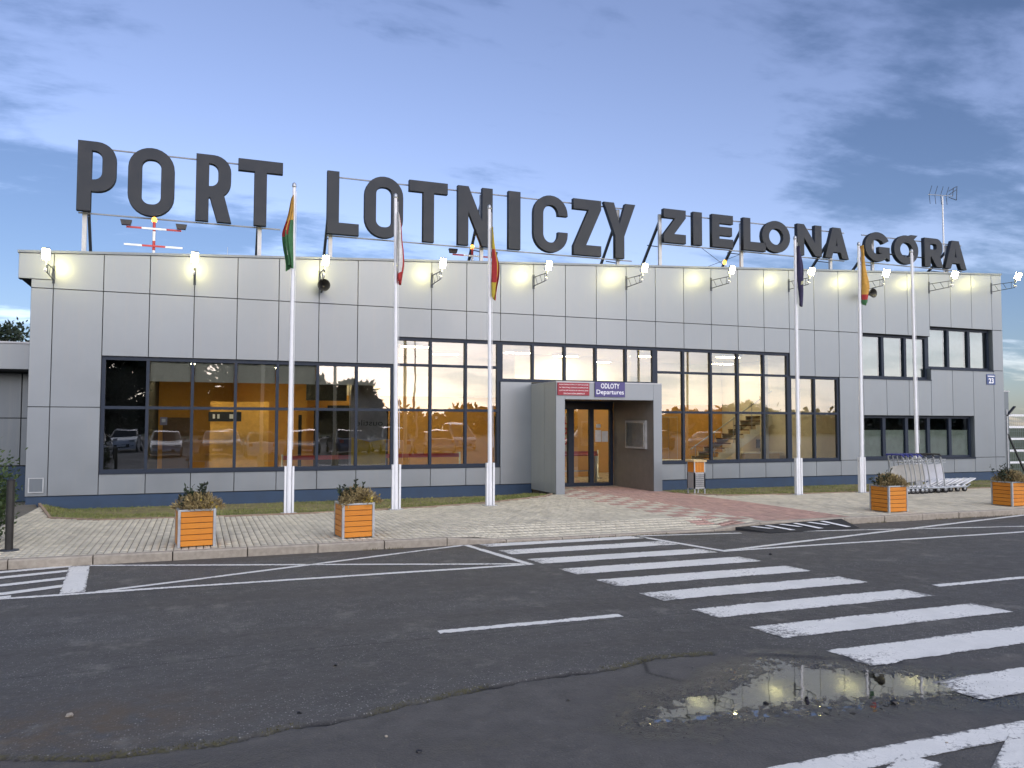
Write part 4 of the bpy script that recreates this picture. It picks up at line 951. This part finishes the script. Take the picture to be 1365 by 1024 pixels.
b = MB(); b.tube((ax-.75, ay, 10.95), (ax+.55, ay, 11.02), .014, n=6); b.build('boom', M['steel'], t)
for i, dxx in enumerate((-.7, -.4, -.1, .2)):
    e = MB(); zc = 10.95+.05*(dxx+.7); e.tube((ax+dxx, ay, zc), (ax+dxx+.10, ay-.05, zc+.36), .010, n=5); e.tube((ax+dxx, ay, zc), (ax+dxx+.10, ay+.05, zc-.34), .010, n=5); e.build('element', M['dsteel'], t)
e = MB()
for a_, b_ in (((.35, .05), (.75, .30)), ((.35, .2), (.75, .42)), ((.75, -.12), (.80, .45)), ((.35, -.05), (.75, -.12)), ((.55, .0), (.6, .36))): e.tube((ax+a_[0], ay, 11.0+a_[1]), (ax+b_[0], ay, 11.0+b_[1]), .014, n=5)
e.build('reflector', M['dsteel'], t)

# ------------------------------------------------------------------ FLAGPOLES AND FLAGS
clothm = colmat('flag_cloth', .8, .25, 12)
def flagpole(x, y, label, lean=0.0):
    t = thing('flagpole', label, 'flagpole', (x, y, .1), 'white flagpoles in front of the terminal')
    MB().tube((x, y, .12), (x+lean, y, 6.78), .052, .034, n=14).build('pole', M['white'], t)
    MB().lathe([(.036, 6.78), (.045, 6.80), (.04, 6.86), (.005, 6.89)], (x+lean, y, 0), 12).build('pole_cap', M['steel'], t)
    for s_ in (-1, 1): MB().box(x+s_*.076-.019, y-.045, .1, x+s_*.076+.019, y+.045, 1.06).build('bracket_plate', M['white'], t)
    MB().tube((x-.10, y, .96), (x+.10, y, .96), .014, n=8).build('pivot_bolt', M['steel'], t)
    MB().box(x-.15, y-.1, .095, x+.15, y+.1, .125).build('base_plate', M['steel'], t)
    h = MB(); h.tube((x+.058, y-.03, 1.4), (x+lean+.045, y-.03, 6.7), .005, n=5); h.build('halyard', M['white'], t); return t
def flag(x, y, zt, zb, label, colfn, w=.17, side=1, seed=0):
    rr_ = random.Random(seed); nu, nv = 30, 34; H_ = zt-zb; verts = []; ph = rr_.uniform(0, 6)
    for j in range(nv+1):
        v = j/nv; z = zt-H_*v
        wid = w*(.10+.9*min(1, (v*1.9)**.8))*(1-.35*max(0, v-.75)/.25*.6)
        for i in range(nu+1):
            u = i/nu
            fx = .5+.5*math.sin(u*12.5+ph+v*1.6+.6*math.sin(v*5+ph)); xo = (fx*.55+u*.45)*wid*(1.45+.18*math.sin(v*9+ph*2))-.22*wid
            yo = (u-.5)*.16*(.4+.6*v)+.055*math.cos(u*12.5+ph+v*1.6)+.012*math.sin(u*31+v*7)
            dzz = -.10*H_*max(0, v-.5)*u*.6-.05*math.sin(u*7+ph)*v*v
            verts.append((x+side*(xo+.03), y-.02+yo, z+dzz))
    mb = MB(); mb.v = verts
    for j in range(nv):
        for i in range(nu):
            a = j*(nu+1)+i; mb.f.append([a, a+1, a+nu+2, a+nu+1]); mb.c.append(colfn((i+.5)/nu, (j+.5)/nv)); mb.smooth.append(True)
    o = mb.build('flag', clothm); tag(o, label, 'flag', 'limp flags on the poles'); return o
PL = [(1.73, 17, 'flagpole nearest the left, with the orange and green flag', .01), (3.93, 17, 'flagpole with the white and red flag', -.07), (6.08, 17.1, 'flagpole with the yellow and red flag just left of the entrance', -.04),
      (14.52, 17, 'flagpole with the dark purple flag', .0), (16.58, 16.95, 'flagpole with the orange and green flag in front of the right windows', .04), (18.72, 17.1, 'bare flagpole without a flag behind the luggage trolleys', -.04)]
for p in PL: flagpole(*p)
O_, G_, R_, W2, Y_, B_ = (.55,.30,.05), (.045,.16,.06), (.42,.03,.03), (.66,.66,.64), (.55,.42,.04), (.030,.026,.075)
f_or = lambda u, v: (O_ if v < .42 else (W2 if .30 < u < .50 else (G_ if u < .75 else R_))) if not (.42 < v < .55 and u > .5) else R_
flag(1.75, 16.98, 6.60, 5.12, 'limp orange green and white flag on the leftmost pole', lambda u, v: O_ if v < .34 else ((R_ if (u > .55 and v < .55) else (W2 if .35 < u < .5 else (G_ if u < .35 or v > .5 else O_))) if v < .86 else G_), .15, -1, 3)
flag(3.87, 16.98, 6.45, 4.98, 'limp white and red flag on the second pole', lambda u, v: W2 if (u < .72 and v < .88) else R_, .14, 1, 5)
flag(6.05, 17.06, 6.35, 4.80, 'limp yellow and red flag on the third pole', lambda u, v: R_ if (u < .55 and .32 < v < .78) or (u > .85 and v > .4) else Y_, .14, 1, 8)
flag(14.53, 16.98, 6.60, 5.10, 'limp dark purple-blue flag on the pole right of the entrance', lambda u, v: B_ if not (.4 < u < .5 and .63 < v < .67) else (.5,.5,.3), .19, 1, 11)
flag(16.63, 16.93, 6.78, 5.25, 'limp orange flag with green and red edges on the fifth pole', lambda u, v: O_ if u < .72 and v < .84 else (R_ if v < .55 and u >= .7 else (G_ if u >= .7 or v >= .93 else (R_ if v > .8 else (.25,.10,.08)))), .22, 1, 14)

# ------------------------------------------------------------------ PLANTERS
def leaf_cloud(name, mat_, parent, n, fn, size, rnd, elong=2.2):
    P = []; C_ = []
    for i in range(n):
        c, up_ = fn(rnd); d_ = (up_+Vector((rnd.gauss(0, .6), rnd.gauss(0, .6), rnd.gauss(0, .6)))).normalized()
        sd_ = d_.cross(Vector((rnd.gauss(0, 1), rnd.gauss(0, 1), rnd.gauss(0, 1)))).normalized()
        s_ = size*rnd.uniform(.6, 1.3)
        P.append([c, c+d_*s_*.5+sd_*s_/elong*.5, c+d_*s_, c+d_*s_*.5-sd_*s_/elong*.5]); C_.append(rnd.random())
    return tri_mesh(name, np.array([[tuple(v) for v in q] for q in P]), np.array(C_), mat_, parent)
def make_planter():
    t = thing('planter', 'x', 'planter', (0, 0, 0)); s_ = .26; hh_ = .55
    MB().box(-s_+.03, -s_+.03, .02, s_-.03, s_-.03, hh_-.06).build('liner', M['black'], t)
    MB().box(-s_+.04, -s_+.04, hh_-.055, s_-.04, s_-.04, hh_-.035).build('soil', M['soil'], t)
    for a in (-1, 1):
        for b in (-1, 1): MB().box(a*s_-.018*(a+1)-.018*(1-a)*0-(.0 if a < 0 else 0), b*s_-(.036 if b > 0 else 0), 0, a*s_+(.036 if a < 0 else 0), b*s_+(.036 if b < 0 else 0), hh_).build('corner_post', M['steel'], t)
    r_ = MB()
    for (x0, y0, x1, y1) in ((-s_+.037, -s_, s_-.037, -s_+.03), (-s_+.037, s_-.03, s_-.037, s_), (-s_, -s_+.037, -s_+.03, s_-.037), (s_-.03, -s_+.037, s_, s_-.037)): r_.box(x0, y0, hh_-.028, x1, y1, hh_-.001)
    r_.build('rim', M['steel'], t)
    sm_ = None
    for side in range(4):
        for k in range(6):
            z0_ = .018+k*.0845
            if sm_ is None:
                q = MB(); q.prism([(-s_+.038, 0), (s_-.038, 0), (s_-.038, .076), (-s_+.038, .076)], -s_+.006, -s_+.026, .003); o = q.build('slat', M['slat'], t); sm_ = o.data
            else: o = bpy.data.objects.new('slat', sm_); col.objects.link(o); o.parent = t
            o.location = (0, 0, z0_); o.rotation_euler = (0, 0, side*math.pi/2)
    return t
pl0 = make_planter()
PLN = [(-.02, 13.02, 6, 'first orange slatted planter from the left, standing by the kerb', 1), (2.36, 13.14, 5, 'second orange slatted planter from the left, between two flagpoles', 1),
       (13.50, 13.08, 0, 'orange slatted planter standing corner-on before the luggage trolleys', 1), (17.06, 13.08, 0, 'orange slatted planter at the right edge of the photograph', 1)]
for i, (x, y, a, lb, k) in enumerate(PLN):
    p = pl0 if i == 0 else copy_tree(pl0)
    p.location = (x, y, .121); p.rotation_euler = (0, 0, R(a)); tag(p, lb, 'planter', 'orange slatted planters')
    rnd = random.Random(20+i); bz_ = .121+.5
    h_ = thing('heather', 'dry straw-coloured heather growing in the '+('first planter from the left', 'second planter from the left', 'planter before the luggage trolleys', 'planter at the right edge')[i], 'plant', (x, y, bz_), 'heather in the planters')
    stems = MB()
    for q in range(70):
        r0 = rnd.uniform(0, .15); th_ = rnd.uniform(0, 6.28); b0 = Vector((.04+r0*math.cos(th_), r0*math.sin(th_), 0)); ln = rnd.uniform(.14, .30)
        e0 = b0+Vector((math.cos(th_)*rnd.uniform(.05, .18), math.sin(th_)*rnd.uniform(.05, .18), ln)); stems.tube(b0, e0, .0025, .0012, 4, caps=False)
    stems.build('stems', mat('dry_stem', (.20,.13,.07), .9), h_, False)
    def hf(r):
        th = r.uniform(0, 6.28); rr0 = (.28+.09*math.sin(th*3+i*2)+.05*math.sin(th*5+i))*math.sqrt(r.random()); z = .02+r.random()*(.25-.30*(rr0/.31)**2*.5); return Vector((.04+rr0*math.cos(th), rr0*math.sin(th), z)), Vector((math.cos(th)*.5, math.sin(th)*.5, .8))
    leaf_cloud('sprays', M['heather'], h_, 2600, hf, .065, rnd, 5)
    s2_ = thing('evergreen_sprig', 'dark leafy evergreen sprig in the '+('first planter from the left', 'second planter from the left', 'planter before the luggage trolleys', 'planter at the right edge')[i], 'plant', (x-.13, y, bz_), 'evergreen sprigs in the planters')
    tips = [(Vector((rnd.uniform(-.14, .26), rnd.uniform(-.12, .14), 0)), Vector((rnd.uniform(-.14, .12), rnd.uniform(-.1, .1), rnd.uniform(.16, .42)))) for _ in range(13)]
    st_ = MB(); [st_.tube(a_, a_+b_, .004, .002, 5) for a_, b_ in tips]; st_.build('stem', M['bark'], s2_, False)
    def ef(r):
        a_, b_ = r.choice(tips); q = r.uniform(.25, 1.0); return a_+b_*q, b_.normalized()*.5+Vector((r.gauss(0, .5), r.gauss(0, .5), .2))
    leaf_cloud('leaves', M['leaf_dark'], s2_, 330, ef, .06, rnd, 2.2)
    if i < 2:
        y3 = thing('yellow_plant', 'small yellow-leaved plant at the right corner of the '+('first', 'second')[i]+' planter from the left', 'plant', (x+.17, y-.17, bz_), 'yellow plants in the planters')
        leaf_cloud('leaves', M['yellow_leaf'], y3, 120, lambda r: (Vector((r.gauss(0, .05), r.gauss(0, .05), abs(r.gauss(.02, .05)))), Vector((0, -.2, .6))), .05, rnd, 1.6)

# ------------------------------------------------------------------ LITTER BIN
t = thing('litter_bin', 'grey metal litter bin with an orange slatted top beside the entrance', 'litter bin', (12.3, 18.35, .1)); bx0, bx1, by0, by1 = 12.14, 12.48, 18.18, 18.52
MB().box(bx0, by0, .24, bx1, by1, .66).build('mesh_body', mat('perforated_steel', (.38,.38,.38), .5, .4, .25, 120), t)
for a in (bx0+.0, bx1-.03):
    for b in (by0, by1-.03): MB().box(a, b, .1, a+.03, b+.03, .98).build('leg', M['steel'], t)
for k in range(6): MB().box(bx0+.033+k*.047, by0-.004, .67, bx0+.066+k*.047, by0+.02, .93).build('slat', M['slat'], t)
for k in range(6): MB().box(bx0-.004, by0+.033+k*.047, .67, bx0+.02, by0+.066+k*.047, .93).build('slat', M['slat'], t)
MB().box(bx0-.03, by0-.03, .94, bx1+.03, by1+.03, .985).build('lid', M['ply'], t)
q = MB()
for k in range(8): q.box(bx0+.04+k*.037, by0-.004, .28, bx0+.048+k*.037, by0-.001, .62)
for k in range(7): q.box(bx0+.03, by0-.0065, .30+k*.05, bx1-.03, by0-.0045, .308+k*.05)
q.build('grille', M['dsteel'], t)

# ------------------------------------------------------------------ LUGGAGE TROLLEYS
def make_trolley(handle_mat, panel_mat_):
    t = thing('luggage_trolley', 'x', 'trolley', (0, 0, 0))
    f = MB()
    for s_ in (-1, 1):
        f.path([(-.42, s_*.27, .16), (.35, s_*.20, .14), (.62, s_*.06, .20)], .016); f.path([(-.42, s_*.27, .16), (-.46, s_*.27, .50), (-.56, s_*.27, 1.0)], .016)
    f.tube((.62, -.06, .20), (.62, .06, .20), .016); f.tube((-.42, -.27, .16), (-.42, .27, .16), .016); f.build('frame', M['steel'], t)
    p = MB()
    for q in (-.18, 0, .18): p.bar((-.40, q, .18), (.40, q*.7, .17), .035, .015)
    p.bar((.30, 0, .16), (.78, 0, .36), .20, .02); p.build('deck', M['white'], t)
    MB().bar((-.44, 0, .32), (-.50, 0, .74), .46, .012).build('advert_panel', panel_mat_, t)
    b = MB()
    for z in (.80, .88): b.path([(-.50, -.25, z), (-.36, -.25, z+.02), (-.36, .25, z+.02), (-.50, .25, z)], .007, 6)
    for k in range(7): b.tube((-.36, -.24+k*.08, .90), (-.46, -.24+k*.08, .78), .004, n=4)
    b.build('basket', M['steel'], t)
    MB().path([(-.55, -.29, .98), (-.60, -.28, 1.03), (-.60, .28, 1.03), (-.55, .29, .98)], .022).build('handle', handle_mat, t)
    for (x, y, r_) in ((-.40, -.25, .095), (-.40, .25, .095), (.48, 0, .075)):
        w = MB().lathe([(r_*.6, y-.022), (r_, y-.02), (r_, y+.02), (r_*.6, y+.022)], (x, 0, r_), 16, axis='y').build('wheel', M['rubber'], t)
        MB().lathe([(r_*.5, y-.026), (r_*.5, y+.026)], (x, 0, r_), 12, axis='y').build('hub', M['steel'], w)
    return t
blue = mat('blue_plastic', (.02,.03,.22), .4)
tr_a = make_trolley(blue, mat('advert_print', (.40,.39,.36), .5)); tr_b = make_trolley(M['black'], mat('white_panel', (.46,.47,.50), .5))
TRL = [(0, 17.74), (0, 17.90), (0, 18.06), (0, 18.22), (0, 18.38), (1, 18.60), (1, 18.86), (1, 19.12)]
LBT = ['blue-handled luggage trolley at the left end of the nested row', 'second blue-handled luggage trolley from the left in the nested row', 'third blue-handled luggage trolley from the left in the nested row', 'fourth blue-handled luggage trolley from the left in the nested row', 'last blue-handled luggage trolley before the black-handled ones',
       'first black-handled luggage trolley next to the blue-handled ones', 'second black-handled luggage trolley, with a white panel', 'black-handled luggage trolley at the right end of the row']
used = set()
for (k, x), lb in zip(TRL, LBT):
    src = (tr_a, tr_b)[k]; o = src if k not in used else copy_tree(src); used.add(k)
    o.location = (x, 16.35 if k == 0 else 16.4, .11); o.rotation_euler = (0, 0, R(random.uniform(-2, 2)-4)); tag(o, lb, 'trolley', 'luggage trolleys')

# ------------------------------------------------------------------ BOLLARD, BUSHES AT THE LEFT EDGE
t = thing('bollard', 'dark metal bollard post at the left edge of the pavement', 'bollard', (-2.47, 13.35, .12))
MB().tube((-2.47, 13.35, .12), (-2.47, 13.35, 1.10), .052, n=18).build('post', mat('bollard_steel', (.045,.043,.04), .4, .5), t); MB().lathe([(.055, 1.10), (.055, 1.115), (.03, 1.13)], (-2.47, 13.35, 0), 16).build('post_cap', M['black'], t); MB().lathe([(.13, .12), (.13, .132), (.06, .135)], (-2.47, 13.35, 0), 18).build('base_flange', M['dsteel'], t)
def bush(label, x, y, z, r_, h_, n, seed, m_='leaf', size=.06):
    t = thing('shrub', label, 'shrub', (x, y, z), 'shrubs left of the terminal'); rnd = random.Random(seed)
    st = MB(); tips = []
    for k in range(14):
        th = rnd.uniform(0, 6.28); e_ = Vector((math.cos(th)*r_*rnd.uniform(.3, .95), math.sin(th)*r_*rnd.uniform(.3, .95), h_*rnd.uniform(.35, .95))); st.tube((0, 0, 0), e_*.6, .012, .008, 5); st.tube(e_*.6, e_, .008, .003, 5); tips.append(e_)
    st.build('stems', M['bark'], t, False)
    def fn(r):
        a_ = r.choice(tips); p = a_*r.uniform(.45, 1.0)+Vector((r.gauss(0, .14*r_), r.gauss(0, .14*r_), r.gauss(0, .12*h_))); p.z = max(p.z, .02); return p, Vector((p.x, p.y, .3)).normalized()
    leaf_cloud('foliage', M[m_], t, n, fn, size, rnd); return t
bush('dense green shrub at the left edge beside the dark bollard', -3.05, 14.3, .1, .55, 1.35, 3600, 4, 'leaf', .07)
bush('low trailing shrub at the foot of the dark bollard', -2.95, 13.5, .1, .38, .45, 900, 6, 'leaf', .05)
bush('green shrub behind the bollard against the low wing', -3.55, 16.0, .1, .6, 1.1, 2200, 9, 'leaf', .07)

# ------------------------------------------------------------------ LOW WING AT LEFT, ANNEX AND FENCE AT RIGHT
t = thing('low_wing', 'low wing with cladding darkened as overhang shade and a pale overhanging fascia at the far left', 'building', (-9, 24, 0))
for k in range(10):
    x1 = -3.66-k*.98; x0 = x1-.98
    MB().prism([(x0+.01, 3.25), (x1-.01, 3.25), (x1-.01, 3.88), (x0+.01, 3.88)], 23.0, 23.04, .004).build('fascia_panel', M['panel'], t)
    for z0, z1 in ((.82, 2.05), (2.05, 3.22)): MB().prism([(x0+.35, z0+.01), (x1+.33, z0+.01), (x1+.33, z1-.01), (x0+.35, z1-.01)] if x1+.33 < -3.63 else [(x0+.35, z0+.01), (-3.64, z0+.01), (-3.64, z1-.01), (x0+.35, z1-.01)], 24.2, 24.24, .004).build('cladding_panel', M['panel2'], t)  # darker panel tone paints in the shade under the overhanging fascia
MB().box(-13.5, 24.245, -.1, -3.64, 24.4, 3.3).build('wall_core', M['core'], t); MB().box(-13.5, 24.19, -.1, -3.64, 24.24, .80).build('plinth', M['plinth'], t)
MB().box(-13.5, 23.05, 3.22, -3.64, 36, 3.86).build('roof_slab', M['core'], t); MB().box(-13.5, 22.97, 3.885, -3.64, 23.3, 3.93).build('roof_cap', M['cap'], t)
t = thing('annex_wall', 'low pale grey annex wall beyond the right end of the terminal', 'building', (29, 24, 0))
for k in range(4): MB().prism([(27.4+k*1.0, .2), (28.385+k*1.0, .2), (28.385+k*1.0, 3.3), (27.4+k*1.0, 3.3)], 24.0, 24.04, .004).build('cladding_panel', M['panel2'], t)
MB().box(27.3, 24.045, -.1, 31.4, 30, 3.25).build('wall_core', M['core'], t); MB().box(27.3, 23.98, 3.305, 31.42, 24.4, 3.36).build('roof_cap', M['cap'], t)
t = thing('mesh_fence', 'wire mesh fence with a black slanting brace at the right edge', 'fence', (30, 21.5, 0))
for x in (28.0, 30.4, 32.8): MB().tube((x, 21.5, -.1), (x, 21.5, 2.5), .03).build('post', M['steel'], t)
MB().bar((28.0, 21.48, 1.6), (28.95, 21.48, .0), .05, .05).build('brace', M['black'], t); MB().bar((27.98, 21.48, 2.28), (28.4, 21.48, 2.62), .10, .04).build('bracket', M['black'], t)
q = MB()
for k in range(49): q.tube((28.0+k*.1, 21.5, .1), (28.0+k*.1, 21.5, 2.35), .0025, n=3, caps=False)
for k in range(12): q.tube((28.0, 21.5, .1+k*.2), (32.8, 21.5, .1+k*.2), .0025, n=3, caps=False)
q.build('wire_mesh', M['steel'], t)
q = MB(); q.tube((27.3, 21.5, 2.2), (28.4, 21.5, 2.35), .006, n=4); q.tube((27.3, 21.5, 2.1), (29, 21.5, 2.05), .006, n=4); q.build('barbed_wire', M['steel'], t)
t = thing('white_gate', 'white barred gate beyond the fence at the right edge', 'gate', (33, 24.5, 0))
for z in (.3, .8, 1.3, 1.8, 2.3): MB().box(31.8, 24.5, z, 35.5, 24.55, z+.09).build('bar', M['white'], t)
for x in (31.9, 33.6, 35.4): MB().box(x-.05, 24.46, -.1, x+.05, 24.495, 2.6).build('post', M['white'], t)

# ------------------------------------------------------------------ TREES
def tree(label, x, y, h_, r_, n, seed, m_='leaf_dark', size=.35, group=None):
    t = thing('tree', label, 'tree', (x, y, -.1), group); rnd = random.Random(seed)
    tk = MB(); p = Vector((0, 0, 0)); rad = h_*.022; clumps = []
    for k in range(6):
        q = p+Vector((rnd.gauss(0, .1), rnd.gauss(0, .1), h_*.15)); tk.tube(p, q, rad, rad*.8, 8, caps=False); rad *= .8; p = q
        if k >= 1:
            for b in range(4):
                th = rnd.uniform(0, 6.28); L_b = r_*rnd.uniform(.5, 1.0)*(1-.10*abs(k-3)); e_ = p+Vector((math.cos(th)*L_b, math.sin(th)*L_b, h_*rnd.uniform(.0, .12))); tk.tube(p, e_, rad*.45, rad*.12, 5, caps=False); clumps.append((e_, r_*rnd.uniform(.22, .42))); clumps.append((p.lerp(e_, .6), r_*rnd.uniform(.2, .36)))
    clumps.append((p, r_*.4)); tk.build('trunk', M['bark'], t, False)
    def fn(r):
        c, s_ = r.choice(clumps); d_ = Vector((r.gauss(0, 1), r.gauss(0, 1), r.gauss(0, .8))); d_ = d_.normalized()*s_*r.uniform(.4, 1.05); return c+d_, d_.normalized()
    leaf_cloud('crown', M[m_], t, n, fn, size, rnd, 1.8); return t
tree('dark tree rising behind the low wing at the far left', -9.4, 44, 6.4, 2.2, 5200, 2, 'leaf_dark', .22)
# trees and park across the road, mirrored in the glass
for i, (x, y, h_, r_) in enumerate(((-9, -44, 11, 4.2), (-2, -47, 10, 4.4), (5, -45, 8.2, 3.6), (10.5, -46, 7.4, 3.2), (16, -48, 5.6, 2.6))):
    tree('tall dark tree across the car park, %s of five mirrored in the left windows' % ('leftmost', 'second', 'middle', 'fourth', 'rightmost')[i], x, y, h_, r_, 9000, 30+i, 'leaf_dark', .75, 'trees across the car park')
rnd = random.Random(77); P = []; C_ = []
for k in range(30000):
    x = rnd.uniform(-140, 230); hmax = 4.2+.9*math.sin(x*.13)+.7*math.sin(x*.41+1)+rnd.gauss(0, .45); z = rnd.uniform(0, 1)**.8*hmax; y = -100+rnd.gauss(0, 4)
    c = Vector((x, y, z)); d_ = Vector((rnd.gauss(0, 1), rnd.gauss(0, 1), rnd.gauss(0, 1))).normalized(); s_ = d_.cross(Vector((rnd.gauss(0, 1), rnd.gauss(0, 1), 1))).normalized(); q = rnd.uniform(.9, 1.8)
    P.append([tuple(c), tuple(c+d_*q*.5+s_*q*.4), tuple(c+d_*q), tuple(c+d_*q*.5-s_*q*.4)]); C_.append(rnd.random())
stuff(tri_mesh('distant_wood', np.array(P), np.array(C_), M['leaf_dark']), 'dark wood beyond the car park mirrored in the windows', 'wood')

# ------------------------------------------------------------------ PARKED CARS behind the viewer (mirrored in the windows)
car_glass = mat('car_glass', (.012,.015,.018), .05, 0, .05)
def make_car(paint, kind):
    """nose towards +y; length along y"""
    t = thing('parked_car', 'x', 'car', (0, 0, 0))
    L_c, W_c, H_c = {'hatch': (4.1, .88, 1.48), 'estate': (4.6, .90, 1.50), 'suv': (4.6, .94, 1.70), 'van': (4.9, .96, 1.95)}[kind]
    # stations: (y from rear, belt height, roof height, half width factor, roof half width factor)
    hood = {'hatch': .74, 'estate': .75, 'suv': .74, 'van': .84}[kind]; rear = .02 if kind != 'hatch' else .05
    st = [(0, .50, .50, .80, .80), (.03, .88, .89, .93, .88), (rear+.05, .93, .96+.25*(kind == 'van'), .97, .86), (.16, .95, H_c*.97, .99, .74), (.32, .95, H_c, 1, .74), (.50, .94, H_c*.99, 1, .74), (.60, .92, H_c*.94, 1, .75), (hood, .90, .95, .99, .84), (hood+.08, .84, .86, .97, .86), (.94, .74, .76, .93, .84), (.985, .60, .62, .82, .78), (1.0, .45, .46, .70, .70)]
    rows = []
    for s_, zb, zr, wf, rf in st:
        y = (s_-.5)*L_c; w = W_c*wf; rw = W_c*rf if zr > zb+.06 else w*.93
        rows.append([(-w*.94, y, .20), (-w, y, .42), (-w*.995, y, zb*.82), (-w*.96, y, zb), (-rw*1.0, y, zb+(zr-zb)*.92), (-rw*.86, y, zr), (0, y, zr+.015), (rw*.86, y, zr), (rw*1.0, y, zb+(zr-zb)*.92), (w*.96, y, zb), (w*.995, y, zb*.82), (w, y, .42), (w*.94, y, .20)])
    nn = len(rows[0]); body = MB(); gl = MB(); vs_ = [p for r_ in rows for p in r_]; bf = []; gf = []
    for i in range(len(rows)-1):
        for j in range(nn-1):
            f_ = (i*nn+j, i*nn+j+1, (i+1)*nn+j+1, (i+1)*nn+j)
            tall = st[i][2]-st[i][1] > .1 or st[i+1][2]-st[i+1][1] > .1
            side = j in (3, 8) and st[i][2]-st[i][1] > .1 and st[i+1][2]-st[i+1][1] > .1
            wind = tall and i in (2, 6) and 3 <= j <= 8
            (gf if side or wind else bf).append(f_)
    bf += [tuple(range(nn-1, -1, -1)), tuple((len(rows)-1)*nn+j for j in range(nn))]
    b_ = smooth_all(body.add(vs_, bf).build('body', paint, t)); smooth_all(gl.add(vs_, gf).build('windows', car_glass, t))
    for yy in (-.31*L_c, .32*L_c):
        for s_ in (-1, 1):
            w = MB().lathe([(.20, s_*W_c*.99-.11), (.31, s_*W_c*.99-.10), (.325, s_*W_c*.99-.05), (.325, s_*W_c*.99+.0), (.30, s_*W_c*.99+.02), (.2, s_*W_c*.99+.02)], (0, yy, .325), 18, axis='x').build('wheel', M['rubber'], t)
            MB().lathe([(.19, s_*W_c*.99-.02), (.19, s_*W_c*.99+.028)], (0, yy, .325), 14, axis='x').build('rim', M['steel'], w)
    for s_ in (-1, 1):
        MB().box(s_*W_c*.66-.16, .465*L_c, .62, s_*W_c*.66+.16, .489*L_c, .74).build('headlight', M['cap'], t)
        MB().box(s_*W_c*.75-.1, -.489*L_c, .70, s_*W_c*.75+.1, -.465*L_c, .90).build('tail_light', M['red'], t)
        MB().box(s_*(W_c+.08)-.09, .17*L_c, .93, s_*(W_c+.08)+.09, .20*L_c, 1.06).build('mirror', paint, t)
    MB().box(-.45, .487*L_c, .30, .45, .505*L_c, .50).build('grille', M['black'], t); MB().box(-.26, .505*L_c, .38, .26, .512*L_c, .49).build('number_plate', M['white'], t)
    return t
paints = {n_: mat('car_paint_'+n_, c_, .22, m_, .05, 2, Coat_Weight=.6) for n_, c_, m_ in (('white', (.70,.71,.72), 0), ('silver', (.42,.43,.45), .6), ('black', (.012,.012,.014), 0), ('blue', (.03,.06,.16), .2), ('grey', (.12,.125,.135), .5), ('red', (.30,.02,.025), 0))}
CARS = [('white', 'suv', -5.1, -3.6, 'white off-roader mirrored in the dark leftmost pane'), ('silver', 'hatch', -1.7, -8.2, 'silver hatchback mirrored in the second window bay'), ('black', 'estate', .9, -8.6, 'black estate car mirrored beside the silver hatchback'), ('white', 'estate', 3.4, -8.2, 'white estate car mirrored in the third window bay'),
        ('grey', 'suv', 6.0, -8.5, 'grey off-roader mirrored in the left window band'), ('blue', 'hatch', 8.6, -8.1, 'blue hatchback mirrored in the left window band'), ('white', 'suv', 11.2, -8.4, 'white off-roader mirrored above the red belt'), ('silver', 'estate', 13.9, -8.2, 'silver estate car mirrored left of the entrance'),
        ('red', 'hatch', 22.5, -9.0, 'red hatchback mirrored right of the entrance'), ('silver', 'suv', 27.5, -12, 'silver off-roader mirrored under the staircase'), ('black', 'hatch', 32, -11, 'black hatchback mirrored near the right end of the glazing'), ('white', 'van', 18.0, -16, 'white van parked in the second row of the car park'),
        ('silver', 'hatch', 37.5, -12, 'silver hatchback mirrored in the last glazed bay'), ('grey', 'estate', 1.8, -17, 'grey estate car in the second row behind the black one'), ('white', 'hatch', -4.5, -16, 'white hatchback in the second row at the far left')]
protos = {}
for pn, kind, x, y, lb in CARS:
    if (pn, kind) not in protos: o = make_car(paints[pn], kind); protos[(pn, kind)] = o
    else: o = copy_tree(protos[(pn, kind)])
    o.location = (x, y, 0); o.rotation_euler = (0, 0, R(random.choice((0, 180))+random.uniform(-2, 2))); tag(o, lb, 'car', 'cars parked across the road')
# street lamps of the car park
for i, (x, y, h_) in enumerate(((13.4, -10.5, 9.0), (38, -32, 6.0), (47, -38, 6.0))):
    t = thing('street_lamp', ('tall grey street lamp mirrored in the upper panes left of the entrance', 'black street lamp mirrored in the panes right of the entrance', 'second street lamp mirrored in front of the staircase')[i], 'street lamp', (x, y, 0), 'street lamps of the car park')
    MB().tube((x, y, -.05), (x, y, h_), .07, .045).build('pole', M['steel'] if i == 0 else M['black'], t); MB().bar((x, y, h_), (x+.5, y, h_+.05), .06, .06).build('arm', M['dsteel'], t); MB().lathe([(.06, h_+.18), (.3, h_+.1), (.28, h_+.02), (.1, h_-.02)], (x+.5, y, 0), 14).build('lamp_head', M['dsteel'], t)
